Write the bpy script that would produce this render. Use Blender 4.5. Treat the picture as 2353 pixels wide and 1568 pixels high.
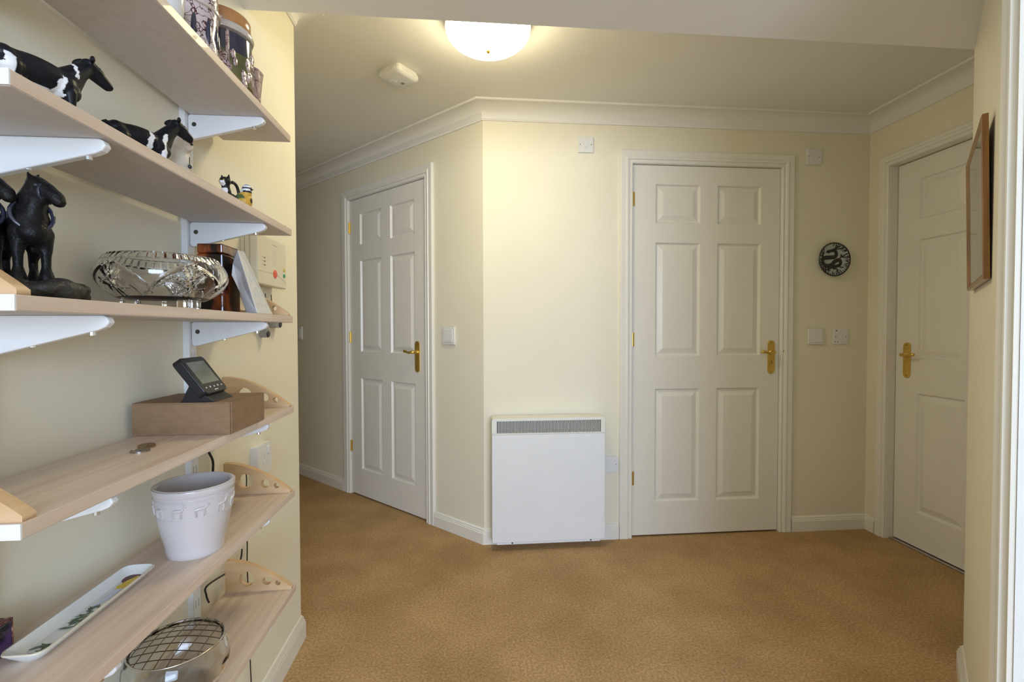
import bpy, bmesh, math, random
from mathutils import Vector, Matrix, noise
random.seed(7)
PI = math.pi
S = 2 ** -0.5
for o in list(bpy.data.objects):
    bpy.data.objects.remove(o)
scene = bpy.context.scene
COL = scene.collection

# ------------------------------------------------------------------ camera
W, H = 2353, 1568
F, YAW, PITCH, ROLL, CAMZ = 1115.11, .0901, -.0227, -.0024, 1.1507
fw = Vector((math.sin(YAW) * math.cos(PITCH), math.cos(YAW) * math.cos(PITCH), math.sin(PITCH)))
rt0 = Vector((math.cos(YAW), -math.sin(YAW), 0))
up0 = rt0.cross(fw)
rt = math.cos(ROLL) * rt0 + math.sin(ROLL) * up0
up = -math.sin(ROLL) * rt0 + math.cos(ROLL) * up0
CAM = Vector((0, 0, CAMZ))
cd = bpy.data.cameras.new('camera')
cd.sensor_width = 36
cd.lens = 36 * F / W
cd.clip_start = .01
cam = bpy.data.objects.new('camera', cd)
COL.objects.link(cam)
cam.matrix_world = Matrix(((rt.x, up.x, -fw.x, 0), (rt.y, up.y, -fw.y, 0), (rt.z, up.z, -fw.z, CAMZ), (0, 0, 0, 1)))
scene.camera = cam

# ------------------------------------------------------------------ light
scene.view_settings.view_transform = 'Standard'
scene.view_settings.look = 'None'
scene.view_settings.gamma = 1
scene.view_settings.use_curve_mapping = False
scene.view_settings.exposure = 0.22
wd = bpy.data.worlds.new('world')
scene.world = wd
wd.use_nodes = True
wd.node_tree.nodes['Background'].inputs[0].default_value = (.54, .66, 1, 1)
wd.node_tree.nodes['Background'].inputs[1].default_value = .3
LAMP_STRENGTH = 25.5
DAY_POWER = 132
ld = bpy.data.lights.new('window_behind_offscreen', 'AREA')
ld.shape = 'RECTANGLE'
ld.size, ld.size_y = 1.9, 1.6
ld.energy = DAY_POWER
ld.color = (.58, .735, 1)
lo = bpy.data.objects.new('window_behind_offscreen', ld)
COL.objects.link(lo)
lo.location = (.75, -3.235, 1.3)
lo.rotation_euler = (math.radians(90), 0, 0)


# ------------------------------------------------------------------ pixel helpers (2353 x 1568)
def ray(x, y):
    return fw + (x - W / 2) / F * rt - (y - H / 2) / F * up


def hit(x, y, n, d):
    v = ray(x, y)
    n = Vector(n)
    return CAM + v * ((d - n.dot(CAM)) / n.dot(v))


def onx(x, y, X): return hit(x, y, (1, 0, 0), X)
def ony(x, y, Y): return hit(x, y, (0, 1, 0), Y)
def onz(x, y, Z): return hit(x, y, (0, 0, 1), Z)


# ------------------------------------------------------------------ materials
def lin(c):
    if isinstance(c, str):
        c = [int(c[i:i + 2], 16) / 255 for i in (0, 2, 4)]
        return tuple(x / 12.92 if x <= .04045 else ((x + .055) / 1.055) ** 2.4 for x in c) + (1,)
    return tuple(c) + (1,)


MATS = {}


def mat(name, col, rough=.5, metal=0, col2=None, scale=(20, 20, 20), detail=4, bump=0, bscale=None, trans=0, ior=1.45,
        coat=0, spec=None, emit=None, estr=0, ramp=(.35, .65), attr=None):
    m = bpy.data.materials.new(name)
    m.use_nodes = True
    nt = m.node_tree
    b = nt.nodes['Principled BSDF']
    b.inputs['Base Color'].default_value = lin(col)
    b.inputs['Roughness'].default_value = rough
    b.inputs['Metallic'].default_value = metal
    b.inputs['Transmission Weight'].default_value = trans
    b.inputs['IOR'].default_value = ior
    b.inputs['Coat Weight'].default_value = coat
    if spec is not None:
        b.inputs['Specular IOR Level'].default_value = spec
    if emit:
        b.inputs['Emission Color'].default_value = lin(emit)
        b.inputs['Emission Strength'].default_value = estr
    tc = nt.nodes.new('ShaderNodeTexCoord')
    if attr:
        a = nt.nodes.new('ShaderNodeAttribute')
        a.attribute_name = attr
        nt.links.new(a.outputs['Color'], b.inputs['Base Color'])
    elif col2 is not None:
        mp = nt.nodes.new('ShaderNodeMapping')
        mp.inputs['Scale'].default_value = scale
        nz = nt.nodes.new('ShaderNodeTexNoise')
        nz.inputs['Scale'].default_value = 1
        nz.inputs['Detail'].default_value = detail
        rp = nt.nodes.new('ShaderNodeValToRGB')
        rp.color_ramp.elements[0].position, rp.color_ramp.elements[1].position = ramp
        rp.color_ramp.elements[0].color = lin(col)
        rp.color_ramp.elements[1].color = lin(col2)
        nt.links.new(tc.outputs['Object'], mp.inputs['Vector'])
        nt.links.new(mp.outputs[0], nz.inputs['Vector'])
        nt.links.new(nz.outputs[0], rp.inputs[0])
        nt.links.new(rp.outputs[0], b.inputs['Base Color'])
    if bump:
        n2 = nt.nodes.new('ShaderNodeTexNoise')
        n2.inputs['Scale'].default_value = bscale or 200
        n2.inputs['Detail'].default_value = 3
        bp = nt.nodes.new('ShaderNodeBump')
        bp.inputs['Strength'].default_value = bump
        bp.inputs['Distance'].default_value = .004
        nt.links.new(tc.outputs['Object'], n2.inputs['Vector'])
        nt.links.new(n2.outputs[0], bp.inputs['Height'])
        nt.links.new(bp.outputs[0], b.inputs['Normal'])
    MATS[name] = m
    return m


def voro_mat(name, c_edge, c_cell, scale, rough, width=.06, bump=.4):
    """cells outlined by dark lines: glazed relief decoration"""
    m = mat(name, c_cell, rough, coat=.5)
    nt = m.node_tree
    b = nt.nodes['Principled BSDF']
    tc = nt.nodes.new('ShaderNodeTexCoord')
    nz = nt.nodes.new('ShaderNodeTexNoise')
    nz.inputs['Scale'].default_value = scale * .8
    mx = nt.nodes.new('ShaderNodeMixRGB')
    mx.inputs[0].default_value = .04
    v = nt.nodes.new('ShaderNodeTexVoronoi')
    v.feature = 'DISTANCE_TO_EDGE'
    v.inputs['Scale'].default_value = scale
    rp = nt.nodes.new('ShaderNodeValToRGB')
    rp.color_ramp.elements[0].position = width * .5
    rp.color_ramp.elements[1].position = width
    rp.color_ramp.elements[0].color = lin(c_edge)
    rp.color_ramp.elements[1].color = lin(c_cell)
    nt.links.new(tc.outputs['Object'], nz.inputs['Vector'])
    nt.links.new(tc.outputs['Object'], mx.inputs[1])
    nt.links.new(nz.outputs['Color'], mx.inputs[2])
    nt.links.new(mx.outputs[0], v.inputs['Vector'])
    nt.links.new(v.outputs['Distance'], rp.inputs[0])
    nt.links.new(rp.outputs[0], b.inputs['Base Color'])
    bp = nt.nodes.new('ShaderNodeBump')
    bp.inputs['Strength'].default_value = bump
    bp.inputs['Distance'].default_value = .003
    nt.links.new(v.outputs['Distance'], bp.inputs['Height'])
    nt.links.new(bp.outputs[0], b.inputs['Normal'])
    return m


WALL = 'wall_paint'
mat(WALL, (.85, .79, .63), .75, col2=(.87, .81, .65), scale=(3, 3, 3), bump=.05, bscale=90)
mat('ceiling_paint', (.86, .84, .80), .85, col2=(.88, .86, .82), scale=(3, 3, 3), bump=.06, bscale=120)
mat('coving_white', (.84, .82, .78), .6, col2=(.86, .84, .80), scale=(4, 4, 4))
mat('gloss_white', (.85, .815, .735), .28, col2=(.87, .835, .755), scale=(5, 5, 2), bump=.03, bscale=60)
cm = mat('carpet', (.42, .255, .115), .95, col2=(.72, .485, .26), scale=(120, 120, 120), detail=8, bump=1.0, bscale=260, spec=.1, ramp=(.3, .7))
nt = cm.node_tree                                  # wide worn patches over the fine tufts
nzc = nt.nodes.new('ShaderNodeTexNoise')
nzc.inputs['Scale'].default_value = 3.5
nzc.inputs['Detail'].default_value = 6
mxc = nt.nodes.new('ShaderNodeMixRGB')
mxc.blend_type = 'MULTIPLY'
mxc.inputs[0].default_value = 1
rpc = nt.nodes.new('ShaderNodeValToRGB')
rpc.color_ramp.elements[0].position, rpc.color_ramp.elements[1].position = .35, .65
rpc.color_ramp.elements[0].color, rpc.color_ramp.elements[1].color = (.80, .78, .75, 1), (1, 1, 1, 1)
tcc = nt.nodes.new('ShaderNodeTexCoord')
nt.links.new(tcc.outputs['Object'], nzc.inputs['Vector'])
nt.links.new(nzc.outputs[0], rpc.inputs[0])
bs = nt.nodes['Principled BSDF'].inputs['Base Color']
nt.links.new(bs.links[0].from_socket, mxc.inputs[1])
nt.links.new(rpc.outputs[0], mxc.inputs[2])
nt.links.new(mxc.outputs[0], bs)
mat('brass', (.80, .58, .16), .30, .9, col2=(.70, .48, .12), scale=(30, 30, 30))
mat('steel', (.6, .6, .6), .25, 1)
mat('dark_steel', (.12, .12, .12), .4, 1)
mat('white_plastic', (.80, .79, .77), .3, col2=(.82, .81, .79), scale=(20, 20, 20))
mat('cream_plastic', (.74, .68, .52), .38, col2=(.76, .70, .54), scale=(20, 20, 20))
mat('grey_line', (.25, .24, .23), .5)
mat('heater_white', (.81, .81, .80), .35, col2=(.83, .83, .82), scale=(6, 6, 6))
mat('heater_cream', (.82, .80, .73), .35, col2=(.84, .82, .75), scale=(6, 6, 6))
mat('black_plastic', (.012, .012, .013), .35, col2=(.016, .016, .017), scale=(20, 20, 20))
mat('lcd', (.22, .24, .19), .2, col2=(.26, .28, .22), scale=(30, 30, 30))
mat('beech', (.62, .47, .36), .45, col2=(.73, .59, .47), scale=(70, 3, 70), detail=6, bump=.05, bscale=60, coat=.15)
mat('beech_under', (.60, .56, .53), .6, col2=(.64, .60, .57), scale=(60, 60, 60))
mat('ply_end', (.82, .815, .80), .5, col2=(.85, .845, .83), scale=(20, 20, 20))
mat('bookend_wood', (.60, .38, .19), .45, col2=(.68, .46, .26), scale=(8, 60, 60), detail=5)
mat('rack_white', (.79, .79, .78), .35, col2=(.81, .81, .80), scale=(15, 15, 15))
mat('cardboard', (.25, .15, .08), .85, col2=(.29, .18, .10), scale=(40, 40, 120), detail=5)
mat('cow_paint', (.5, .5, .5), .42, attr='Col', spec=.3)
mat('horse_black', (.004, .004, .005), .42, col2=(.008, .0075, .0075), scale=(60, 60, 60), bump=.3, bscale=250, spec=.22)
mat('rock_black', (.007, .007, .009), .5, col2=(.03, .028, .022), scale=(50, 50, 50), bump=1, bscale=120)
mat('harness', (.02, .022, .04), .2, coat=.6)
mat('crystal', (.97, .97, .96), .02, trans=1, ior=1.5)
mat('clear_glass', (.93, .94, .93), .03, trans=1, ior=1.45)
mat('tortoise', (.010, .004, .003), .12, col2=(.32, .07, .012), scale=(28, 28, 16), detail=3, ramp=(.48, .66), coat=.6)
mat('glazed_white', (.72, .71, .70), .12, col2=(.76, .75, .74), scale=(8, 8, 8), coat=.5)
mat('pot_glaze', (.60, .55, .54), .14, col2=(.64, .59, .58), scale=(8, 8, 8), coat=.5)
mat('tray_white', (.78, .80, .78), .15, col2=(.82, .83, .81), scale=(14, 14, 14), coat=.4)
mat('tray_edge', (.62, .55, .42), .3, col2=(.70, .63, .5), scale=(30, 30, 30))
mat('paint_red', (.10, .02, .02), .3, col2=(.13, .03, .025), scale=(60, 60, 60))
mat('paint_yellow', (.72, .48, .02), .3, col2=(.78, .55, .03), scale=(60, 60, 60))
mat('paint_green', (.035, .08, .04), .3, col2=(.10, .17, .09), scale=(160, 160, 160))
mat('paint_orange', (.55, .26, .06), .3, col2=(.6, .3, .09), scale=(60, 60, 60))
mat('paint_blue_white', (.62, .66, .78), .3, col2=(.66, .70, .81), scale=(60, 60, 60))
mat('coin_silver', (.45, .43, .40), .3, 1, col2=(.3, .28, .26), scale=(200, 200, 200))
mat('coin_gold', (.45, .36, .22), .3, 1, col2=(.3, .22, .12), scale=(200, 200, 200))
mat('wire_metal', (.16, .135, .10), .3, 1)
mat('chrome_wire', (.65, .62, .58), .18, 1)
mat('frame_gold', (.20, .085, .02), .3, .2, col2=(.34, .16, .035), scale=(40, 40, 6), coat=.4)
mat('mount_grey', (.42, .42, .37), .8, col2=(.45, .45, .40), scale=(30, 30, 30))
mat('sketch', (.60, .59, .53), .8, col2=(.30, .29, .26), scale=(30, 30, 14), detail=6, ramp=(.5, .75))
mat('plate_black', (.012, .016, .014), .2, coat=.4)
mat('plate_celadon', (.40, .47, .44), .18, col2=(.46, .52, .48), scale=(30, 30, 30), coat=.4)
mat('dragon_ink', (.012, .02, .018), .3, col2=(.05, .02, .018), scale=(40, 40, 40))
mat('jar_blue', (.012, .014, .035), .08, col2=(.02, .022, .05), scale=(20, 20, 20), coat=.7)
mat('jar_tan', (.42, .18, .05), .25, col2=(.50, .24, .08), scale=(30, 30, 8), coat=.4)
mat('jar_cream', (.52, .45, .38), .25, col2=(.58, .50, .43), scale=(30, 30, 30), coat=.4)
mat('jar_olive', (.07, .07, .02), .1, col2=(.14, .13, .035), scale=(20, 20, 20), coat=.7)
mat('jar_grey', (.26, .28, .30), .25, coat=.4)
voro_mat('jar_relief', (.06, .012, .01), (.50, .36, .33), 70, .18)
voro_mat('jar_crackle', (.07, .012, .012), (.55, .45, .43), 55, .15, .05)
voro_mat('bark_relief', (.16, .08, .07), (.46, .34, .31), 45, .35, .05)
mat('red_button', (.80, .10, .05), .3, col2=(.84, .13, .07), scale=(60, 60, 60))
mat('green_button', (.03, .28, .14), .35, col2=(.05, .32, .17), scale=(60, 60, 60))
mat('yellow_button', (.65, .48, .08), .35, col2=(.7, .53, .1), scale=(60, 60, 60))
mat('grey_clip', (.28, .26, .24), .35, col2=(.33, .31, .28), scale=(40, 40, 40))
mat('cream_fur', (.70, .62, .50), .45, col2=(.78, .72, .62), scale=(60, 60, 60), bump=.6, bscale=140)
mat('violet_tin', (.012, .006, .014), .2, col2=(.10, .05, .16), scale=(22, 22, 40), ramp=(.5, .62), coat=.5)
mat('tin_trim', (.10, .03, .02), .3, col2=(.45, .22, .16), scale=(120, 120, 120), ramp=(.5, .62))
mat('lamp_glass', (.95, .93, .86), .4, emit=(1, .89, .56), estr=LAMP_STRENGTH)
mat('threshold_metal', (.55, .52, .52), .35, 1)


# ------------------------------------------------------------------ mesh builder
class MB:
    def __init__(s):
        s.v, s.f = [], []

    def add(s, vs, fs, M=None):
        k = len(s.v)
        for p in vs:
            p = Vector(p)
            s.v.append(M @ p if M is not None else p)
        for f in fs:
            s.f.append([i + k for i in f])
        return s

    def box(s, x0, x1, y0, y1, z0, z1, M=None):
        vs = [(x, y, z) for z in (z0, z1) for y in (y0, y1) for x in (x0, x1)]
        return s.add(vs, [(0, 2, 3, 1), (4, 5, 7, 6), (0, 1, 5, 4), (2, 6, 7, 3), (0, 4, 6, 2), (1, 3, 7, 5)], M)

    def prism(s, pts, a, b, plane='xy', M=None):
        """pts: polygon in the plane, extruded from a to b along the missing axis"""
        def P(p, h):
            return {'xy': (p[0], p[1], h), 'xz': (p[0], h, p[1]), 'yz': (h, p[0], p[1])}[plane]
        n = len(pts)
        vs = [P(p, a) for p in pts] + [P(p, b) for p in pts]
        fs = [list(range(n))[::-1], list(range(n, 2 * n))] + [(i, (i + 1) % n, n + (i + 1) % n, n + i) for i in range(n)]
        return s.add(vs, fs, M)

    def lathe(s, prof, n=32, M=None, a0=0, a1=2 * PI, rfun=None):
        full = abs(a1 - a0 - 2 * PI) < 1e-6
        cols = n if full else n + 1
        vs = []
        for i in range(cols):
            a = a0 + (a1 - a0) * i / n
            for j, (r, z) in enumerate(prof):
                rr = rfun(r, z, a, j) if rfun else r
                vs.append((rr * math.cos(a), rr * math.sin(a), z))
        m = len(prof)
        fs = []
        for i in range(n):
            i2 = (i + 1) % cols
            for j in range(m - 1):
                fs.append((i * m + j, i2 * m + j, i2 * m + j + 1, i * m + j + 1))
        return s.add(vs, fs, M)

    def tube(s, pts, r, n=8, closed=False, M=None, flat=None):
        pts = [Vector(p) for p in pts]
        m = len(pts)
        rs = r if isinstance(r, (list, tuple)) else [r] * m
        vs = []
        prev = None
        for i, p in enumerate(pts):
            if closed:
                t = pts[(i + 1) % m] - pts[i - 1]
            else:
                t = pts[min(i + 1, m - 1)] - pts[max(i - 1, 0)]
            t.normalize()
            if prev is None:
                ref = Vector((0, 0, 1)) if abs(t.z) < .9 else Vector((1, 0, 0))
                u = t.cross(ref).normalized()
            else:
                u = (prev - prev.dot(t) * t).normalized()
            prev = u
            w = t.cross(u)
            for k in range(n):
                a = 2 * PI * k / n
                q = u * math.cos(a) * rs[i] + w * math.sin(a) * rs[i]
                if flat is not None:
                    ax, fac = flat
                    ax = Vector(ax)
                    q = q - ax * q.dot(ax) * (1 - fac)
                vs.append(p + q)
        fs = []
        for i in range(m if closed else m - 1):
            i2 = (i + 1) % m
            for k in range(n):
                k2 = (k + 1) % n
                fs.append((i * n + k, i * n + k2, i2 * n + k2, i2 * n + k))
        if not closed:
            fs.append(list(range(n))[::-1])
            fs.append(list(range((m - 1) * n, m * n)))
        return s.add(vs, fs, M)

    def ell(s, c, r, M=None, nu=16, nv=10, R=None):
        vs, fs = [], []
        c = Vector(c)
        for j in range(nv + 1):
            th = PI * j / nv
            for i in range(nu):
                a = 2 * PI * i / nu
                q = Vector((r[0] * math.sin(th) * math.cos(a), r[1] * math.sin(th) * math.sin(a), r[2] * math.cos(th)))
                if R is not None:
                    q = R @ q
                vs.append(c + q)
        for j in range(nv):
            for i in range(nu):
                i2 = (i + 1) % nu
                fs.append((j * nu + i, (j + 1) * nu + i, (j + 1) * nu + i2, j * nu + i2))
        return s.add(vs, fs, M)

    def cap(s, a, b, ra, rb, n=12, M=None):
        """tapered capsule"""
        a, b = Vector(a), Vector(b)
        s.ell(a, (ra,) * 3, M, n, 8)
        s.ell(b, (rb,) * 3, M, n, 8)
        return s.tube([a, b], [ra, rb], n, M=M)

    def build(s, name, m, parent=None, smooth=None, bevel=0, seg=2, loc=None, weld=True):
        me = bpy.data.meshes.new(name)
        me.from_pydata([tuple(v) for v in s.v], [], s.f)
        bm = bmesh.new()
        bm.from_mesh(me)
        if weld:
            bmesh.ops.remove_doubles(bm, verts=bm.verts, dist=1e-6)
        bmesh.ops.dissolve_degenerate(bm, edges=bm.edges, dist=1e-7)
        bmesh.ops.recalc_face_normals(bm, faces=bm.faces)
        bm.to_mesh(me)
        bm.free()
        if smooth is not None:
            me.shade_smooth()
            me.set_sharp_from_angle(angle=math.radians(smooth))
        o = bpy.data.objects.new(name, me)
        COL.objects.link(o)
        me.materials.append(MATS[m] if isinstance(m, str) else m)
        if parent is not None:
            o.parent = parent
        if loc is not None:
            o.location = loc
        if bevel:
            md = o.modifiers.new('bevel', 'BEVEL')
            md.width = bevel
            md.segments = seg
            md.limit_method = 'ANGLE'
            md.angle_limit = math.radians(40)
            md.harden_normals = False
        return o


def tag(o, label=None, cat=None, group=None, kind=None):
    if label:
        o['label'] = label
    if cat:
        o['category'] = cat
    if group:
        o['group'] = group
    if kind:
        o['kind'] = kind
    return o


def empty(name, loc, rz=0, label=None, cat=None, group=None, kind=None):
    e = bpy.data.objects.new(name, None)
    e.empty_display_size = .05
    COL.objects.link(e)
    e.location = loc
    e.rotation_euler = (0, 0, rz)
    return tag(e, label, cat, group, kind)


def copy_tree(o, parent=None):
    c = o.copy()
    COL.objects.link(c)
    c.parent = parent
    for ch in [x for x in bpy.data.objects if x.parent == o]:
        copy_tree(ch, c)
    return c


def rrect(x0, x1, y0, y1, r, n=5):
    pts = []
    for cx, cy, a in ((x1 - r, y0 + r, -PI / 2), (x1 - r, y1 - r, 0), (x0 + r, y1 - r, PI / 2), (x0 + r, y0 + r, PI)):
        for i in range(n + 1):
            t = a + PI / 2 * i / n
            pts.append((cx + r * math.cos(t), cy + r * math.sin(t)))
    return pts


def holed(name, outer, holes, thick, m, parent):
    """flat outline with real openings, lying in local xz, thick metres deep, centred on y = 0"""
    cu = bpy.data.curves.new(name, 'CURVE')
    cu.dimensions, cu.fill_mode, cu.extrude = '2D', 'BOTH', thick / 2
    for lp in [outer] + holes:
        sp_ = cu.splines.new('POLY')
        sp_.points.add(len(lp) - 1)
        sp_.use_cyclic_u = True
        for q_, (x, zz) in zip(sp_.points, lp):
            q_.co = (x, zz, 0, 1)
    tmp = bpy.data.objects.new('tmp', cu)
    COL.objects.link(tmp)
    me = bpy.data.meshes.new_from_object(tmp.evaluated_get(bpy.context.evaluated_depsgraph_get()))
    bpy.data.objects.remove(tmp)
    me.transform(Matrix.Rotation(PI / 2, 4, 'X'))
    me.materials.clear()
    me.materials.append(MATS[m])
    o = bpy.data.objects.new(name, me)
    COL.objects.link(o)
    o.parent = parent
    return o


def sculpt(name, mb, voxel, smooth, m, parent=None, colfn=None, factor=.5):
    """many blobs -> one continuous skin"""
    tmp = mb.build('tmp', m, weld=False)
    rm = tmp.modifiers.new('r', 'REMESH')
    rm.mode = 'VOXEL'
    rm.voxel_size = voxel
    sm = tmp.modifiers.new('s', 'SMOOTH')
    sm.factor = factor
    sm.iterations = smooth
    dg = bpy.context.evaluated_depsgraph_get()
    me = bpy.data.meshes.new_from_object(tmp.evaluated_get(dg))
    bpy.data.objects.remove(tmp)
    me.name = name
    me.shade_smooth()
    me.materials.clear()
    me.materials.append(MATS[m])
    if colfn:
        ca = me.color_attributes.new('Col', 'FLOAT_COLOR', 'POINT')
        for i, v in enumerate(me.vertices):
            ca.data[i].color = lin(colfn(v.co))
    o = bpy.data.objects.new(name, me)
    COL.objects.link(o)
    if parent is not None:
        o.parent = parent
    return o


# ------------------------------------------------------------------ room constants (metres)
A = .6266                 # shelf wall at x = -A
YW = 1.853                # its far end
YB = 2.5915               # back wall
XA, XC = .0812, 2.283     # corners of the back wall
PX, PY = 1.653, 1.465     # end of the picture wall
CEIL, COV = 2.335, 2.2571
SOF = 2.0645
DH = 2.04
SK = .084


def wframe(origin, rz):
    return Matrix.Translation(Vector(origin)) @ Matrix.Rotation(rz, 4, 'Z')


BACK = wframe((XA, YB, 0), 0)                    # local x right, y into the wall
LEFT = wframe((XA, YB, 0), -PI / 4)              # x runs towards the corner (negative = away)
RIGHT = wframe((XC, YB, 0), -PI / 2)             # x runs towards the camera
PICT = wframe((PX, PY, 0), -3 * PI / 4)
SHELF = wframe((-A, 0, 0), PI / 2)               # x = world y


def wpx(M, x, y, off=0):
    """pixel -> local point on the wall plane, off metres in front of it"""
    n = (M.to_3x3() @ Vector((0, 1, 0)))
    d = n.dot(M.translation) - off
    return M.inverted() @ hit(x, y, n, d)


def wall_seg(mb, M, u0, u1, z0, z1, y0=0, y1=.1):
    mb.box(u0, u1, y0, y1, z0, z1, M)


# ------------------------------------------------------------------ structure
def poly_slab(name, pts, z0, z1, m):
    o = MB().prism(pts, z0, z1).build(name, m)
    return tag(o, kind='structure')


XR, YK = 3.3, -3.25
far_l = (-A - 3.2 * S, YW + 3.2 * S)
far_r = (XA - 3.6 * S, YB + 3.6 * S)
outline = [(-A, YK), (XR, YK), (XR, PY - .05), (XC + .1, PY - .05), (XC + .1, YB + .1), (XA, YB + .1), (far_r[0] - .2, far_r[1] + .2),
           (far_l[0] - .2, far_l[1] + .0), (-A - .1, YW)]
poly_slab('floor', [(-4, YK - .2), (XR + .2, YK - .2), (XR + .2, 6), (-4, 6)], -.05, 0, 'carpet')['label'] = 'beige brown fitted carpet'
poly_slab('ceiling', [(-4, YK - .2), (XR + .2, YK - .2), (XR + .2, 6), (-4, 6)], CEIL, CEIL + .05, 'ceiling_paint')

# doors: (wall frame, leaf start, leaf width)
DL0, DLW = -(.4683 + .8118), .8118
DM0, DMW = .8176, .8483
DR0, DRW, DRH = .143, .82, 2.02
g = .012                                          # gap between leaf and wall opening


def wall_with_door(name, M, u0, u1, d0, dw, dh, depth):
    mb = MB()
    wall_seg(mb, M, u0, d0 - g, 0, CEIL, 0, .1)
    wall_seg(mb, M, d0 + dw + g, u1, 0, CEIL, 0, .1)
    wall_seg(mb, M, d0 - g, d0 + dw + g, dh + .01 + g, CEIL, 0, .1)
    wall_seg(mb, M, d0 - g, d0 + dw + g, 0, dh + .01 + g, .115, .16)
    return tag(mb.build(name, WALL), kind='structure')


wall_with_door('wall_left', LEFT, -3.6, 0, DL0, DLW, DH, .1)
wall_with_door('wall_back', BACK, 0, XC - XA, DM0, DMW, DH, .1)
wall_with_door('wall_right', RIGHT, -.1, YB - PY, DR0, DRW, DRH, .1)
mb = MB()
mb.prism([(-A, YK), (-A, YW), far_l, (far_l[0] - .1, far_l[1] - .1), (-A - .1, YW - .04), (-A - .1, YK)], 0, CEIL)
tag(mb.build('wall_shelf_side', WALL), kind='structure')
mb = MB()
mb.box(-.1, .1, -.05, .05, 0, CEIL)
mb = MB()
mb.prism([far_l, far_r, (far_r[0] - .1, far_r[1] + .1), (far_l[0] - .1, far_l[1] + .1)], 0, CEIL)
tag(mb.build('wall_corridor_end', WALL), kind='structure')
# picture wall: from its end to the open doorway beside the camera, and the return behind it
TQ = .957
mb = MB()
q = PICT @ Vector((TQ, 0, 0))
q2 = PICT @ Vector((TQ, .1, 0))
mb.prism([(PX, PY), (q.x, q.y), (q2.x, q2.y), (PX + .1, PY - .04), (XR, PY - .04), (XR, PY)], 0, CEIL)
tag(mb.build('wall_picture_side', WALL), kind='structure')
tag(MB().box(XR, XR + .1, YK, PY, 0, CEIL).build('wall_living_room_side', WALL), kind='structure')
mb = MB()
mb.box(-A - .1, -.35, YK - .1, YK, 0, CEIL)
mb.box(1.85, XR + .1, YK - .1, YK, 0, CEIL)
mb.box(-.35, 1.85, YK - .1, YK, 2.15, CEIL)
mb.box(-.35, 1.85, YK - .1, YK, 0, .45)
tag(mb.build('wall_window_side', WALL), kind='structure')
win = empty('window_1', (.75, YK - .05, .45), kind='structure')
mb = MB()
for a_, b_ in ((-1.1, -1.04), (-.03, .03), (1.04, 1.1)):
    mb.box(a_, b_, -.03, .03, 0, 1.7)
mb.box(-1.1, 1.1, -.03, .03, 0, .06).box(-1.1, 1.1, -.03, .03, 1.64, 1.7)
mb.build('window_frame', 'gloss_white', win)
# dropped beam across the hall
o = MB().box(-A, PX + .12, .95, PY, SOF, CEIL).build('ceiling_beam', 'ceiling_paint')
tag(o, 'dropped ceiling beam', kind='structure')


def sweep(pts, prof, side, name, m, cap=True):
    """prof: (out, z); swept along plan polyline, mitred; side=+1: out is to the left of travel"""
    n = len(pts)
    P = [Vector(p) for p in pts]
    vs, fs = [], []
    for i in range(n):
        ds = []
        if i > 0:
            ds.append((P[i] - P[i - 1]).normalized())
        if i < n - 1:
            ds.append((P[i + 1] - P[i]).normalized())
        ns = [Vector((-d.y, d.x)) * side for d in ds]
        if len(ns) == 2:
            b = (ns[0] + ns[1]).normalized()
            b = b / max(.2, b.dot(ns[0]))
        else:
            b = ns[0]
        for (w, z) in prof:
            q_ = P[i] + b * w
            vs.append((q_.x, q_.y, z))
    k = len(prof)
    for i in range(n - 1):
        for j in range(k):
            j2 = (j + 1) % k
            fs.append((i * k + j, i * k + j2, (i + 1) * k + j2, (i + 1) * k + j))
    fs.append(list(range(k)))
    fs.append(list(range((n - 1) * k, n * k)))
    o = MB().add(vs, fs).build(name, m, smooth=35)
    return tag(o, kind='structure')


CP = .098
dz = CEIL - COV
coving = [(0, COV), (.006, COV), (.008, COV + .006)]
for i in range(9):
    t = i / 8 * PI / 2
    coving.append((.010 + (CP - .018) * (1 - math.cos(t)), COV + .008 + (dz - .018) * math.sin(t)))
coving += [(CP - .004, CEIL - .010), (CP, CEIL - .006), (CP, CEIL), (0, CEIL)]
sweep([far_r, (XA, YB), (XC, YB), (XC, PY)], coving, -1, 'trim_1', 'coving_white')
sweep([(-A, PY), (-A, YW), far_l], coving, -1, 'trim_2', 'coving_white')
skirt = [(0, 0), (.016, 0), (.016, SK * .70), (.013, SK * .74), (.0135, SK * .80), (.010, SK * .84), (.0095, SK * .93), (.004, SK), (0, SK)]


def on(M, u):
    q_ = M @ Vector((u, 0, 0))
    return (q_.x, q_.y)


AW = .075
ARW = .062
sweep([on(LEFT, -3.6), on(LEFT, DL0 - AW - .004)], skirt, -1, 'baseboard_left', 'gloss_white')
sweep([on(LEFT, DL0 + DLW + AW + .004), (XA, YB), on(BACK, DM0 - AW - .004)], skirt, -1, 'baseboard_corner', 'gloss_white')
sweep([on(BACK, DM0 + DMW + AW + .004), (XC, YB), on(RIGHT, DR0 - ARW - .004)], skirt, -1, 'baseboard_back', 'gloss_white')
sweep([(-A, YK), (-A, YW), far_l], skirt, -1, 'baseboard_shelf_side', 'gloss_white')
sweep([(XC, PY), (PX, PY), on(PICT, TQ - .075)], skirt, -1, 'baseboard_picture_side', 'gloss_white')

# ------------------------------------------------------------------ six-panel doors
#  panel rectangles as fractions of the leaf
PXS = ((.152, .452), (.570, .868))
PZS = ((.0895, .3985), (.4875, .794), (.8465, .950))


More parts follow.
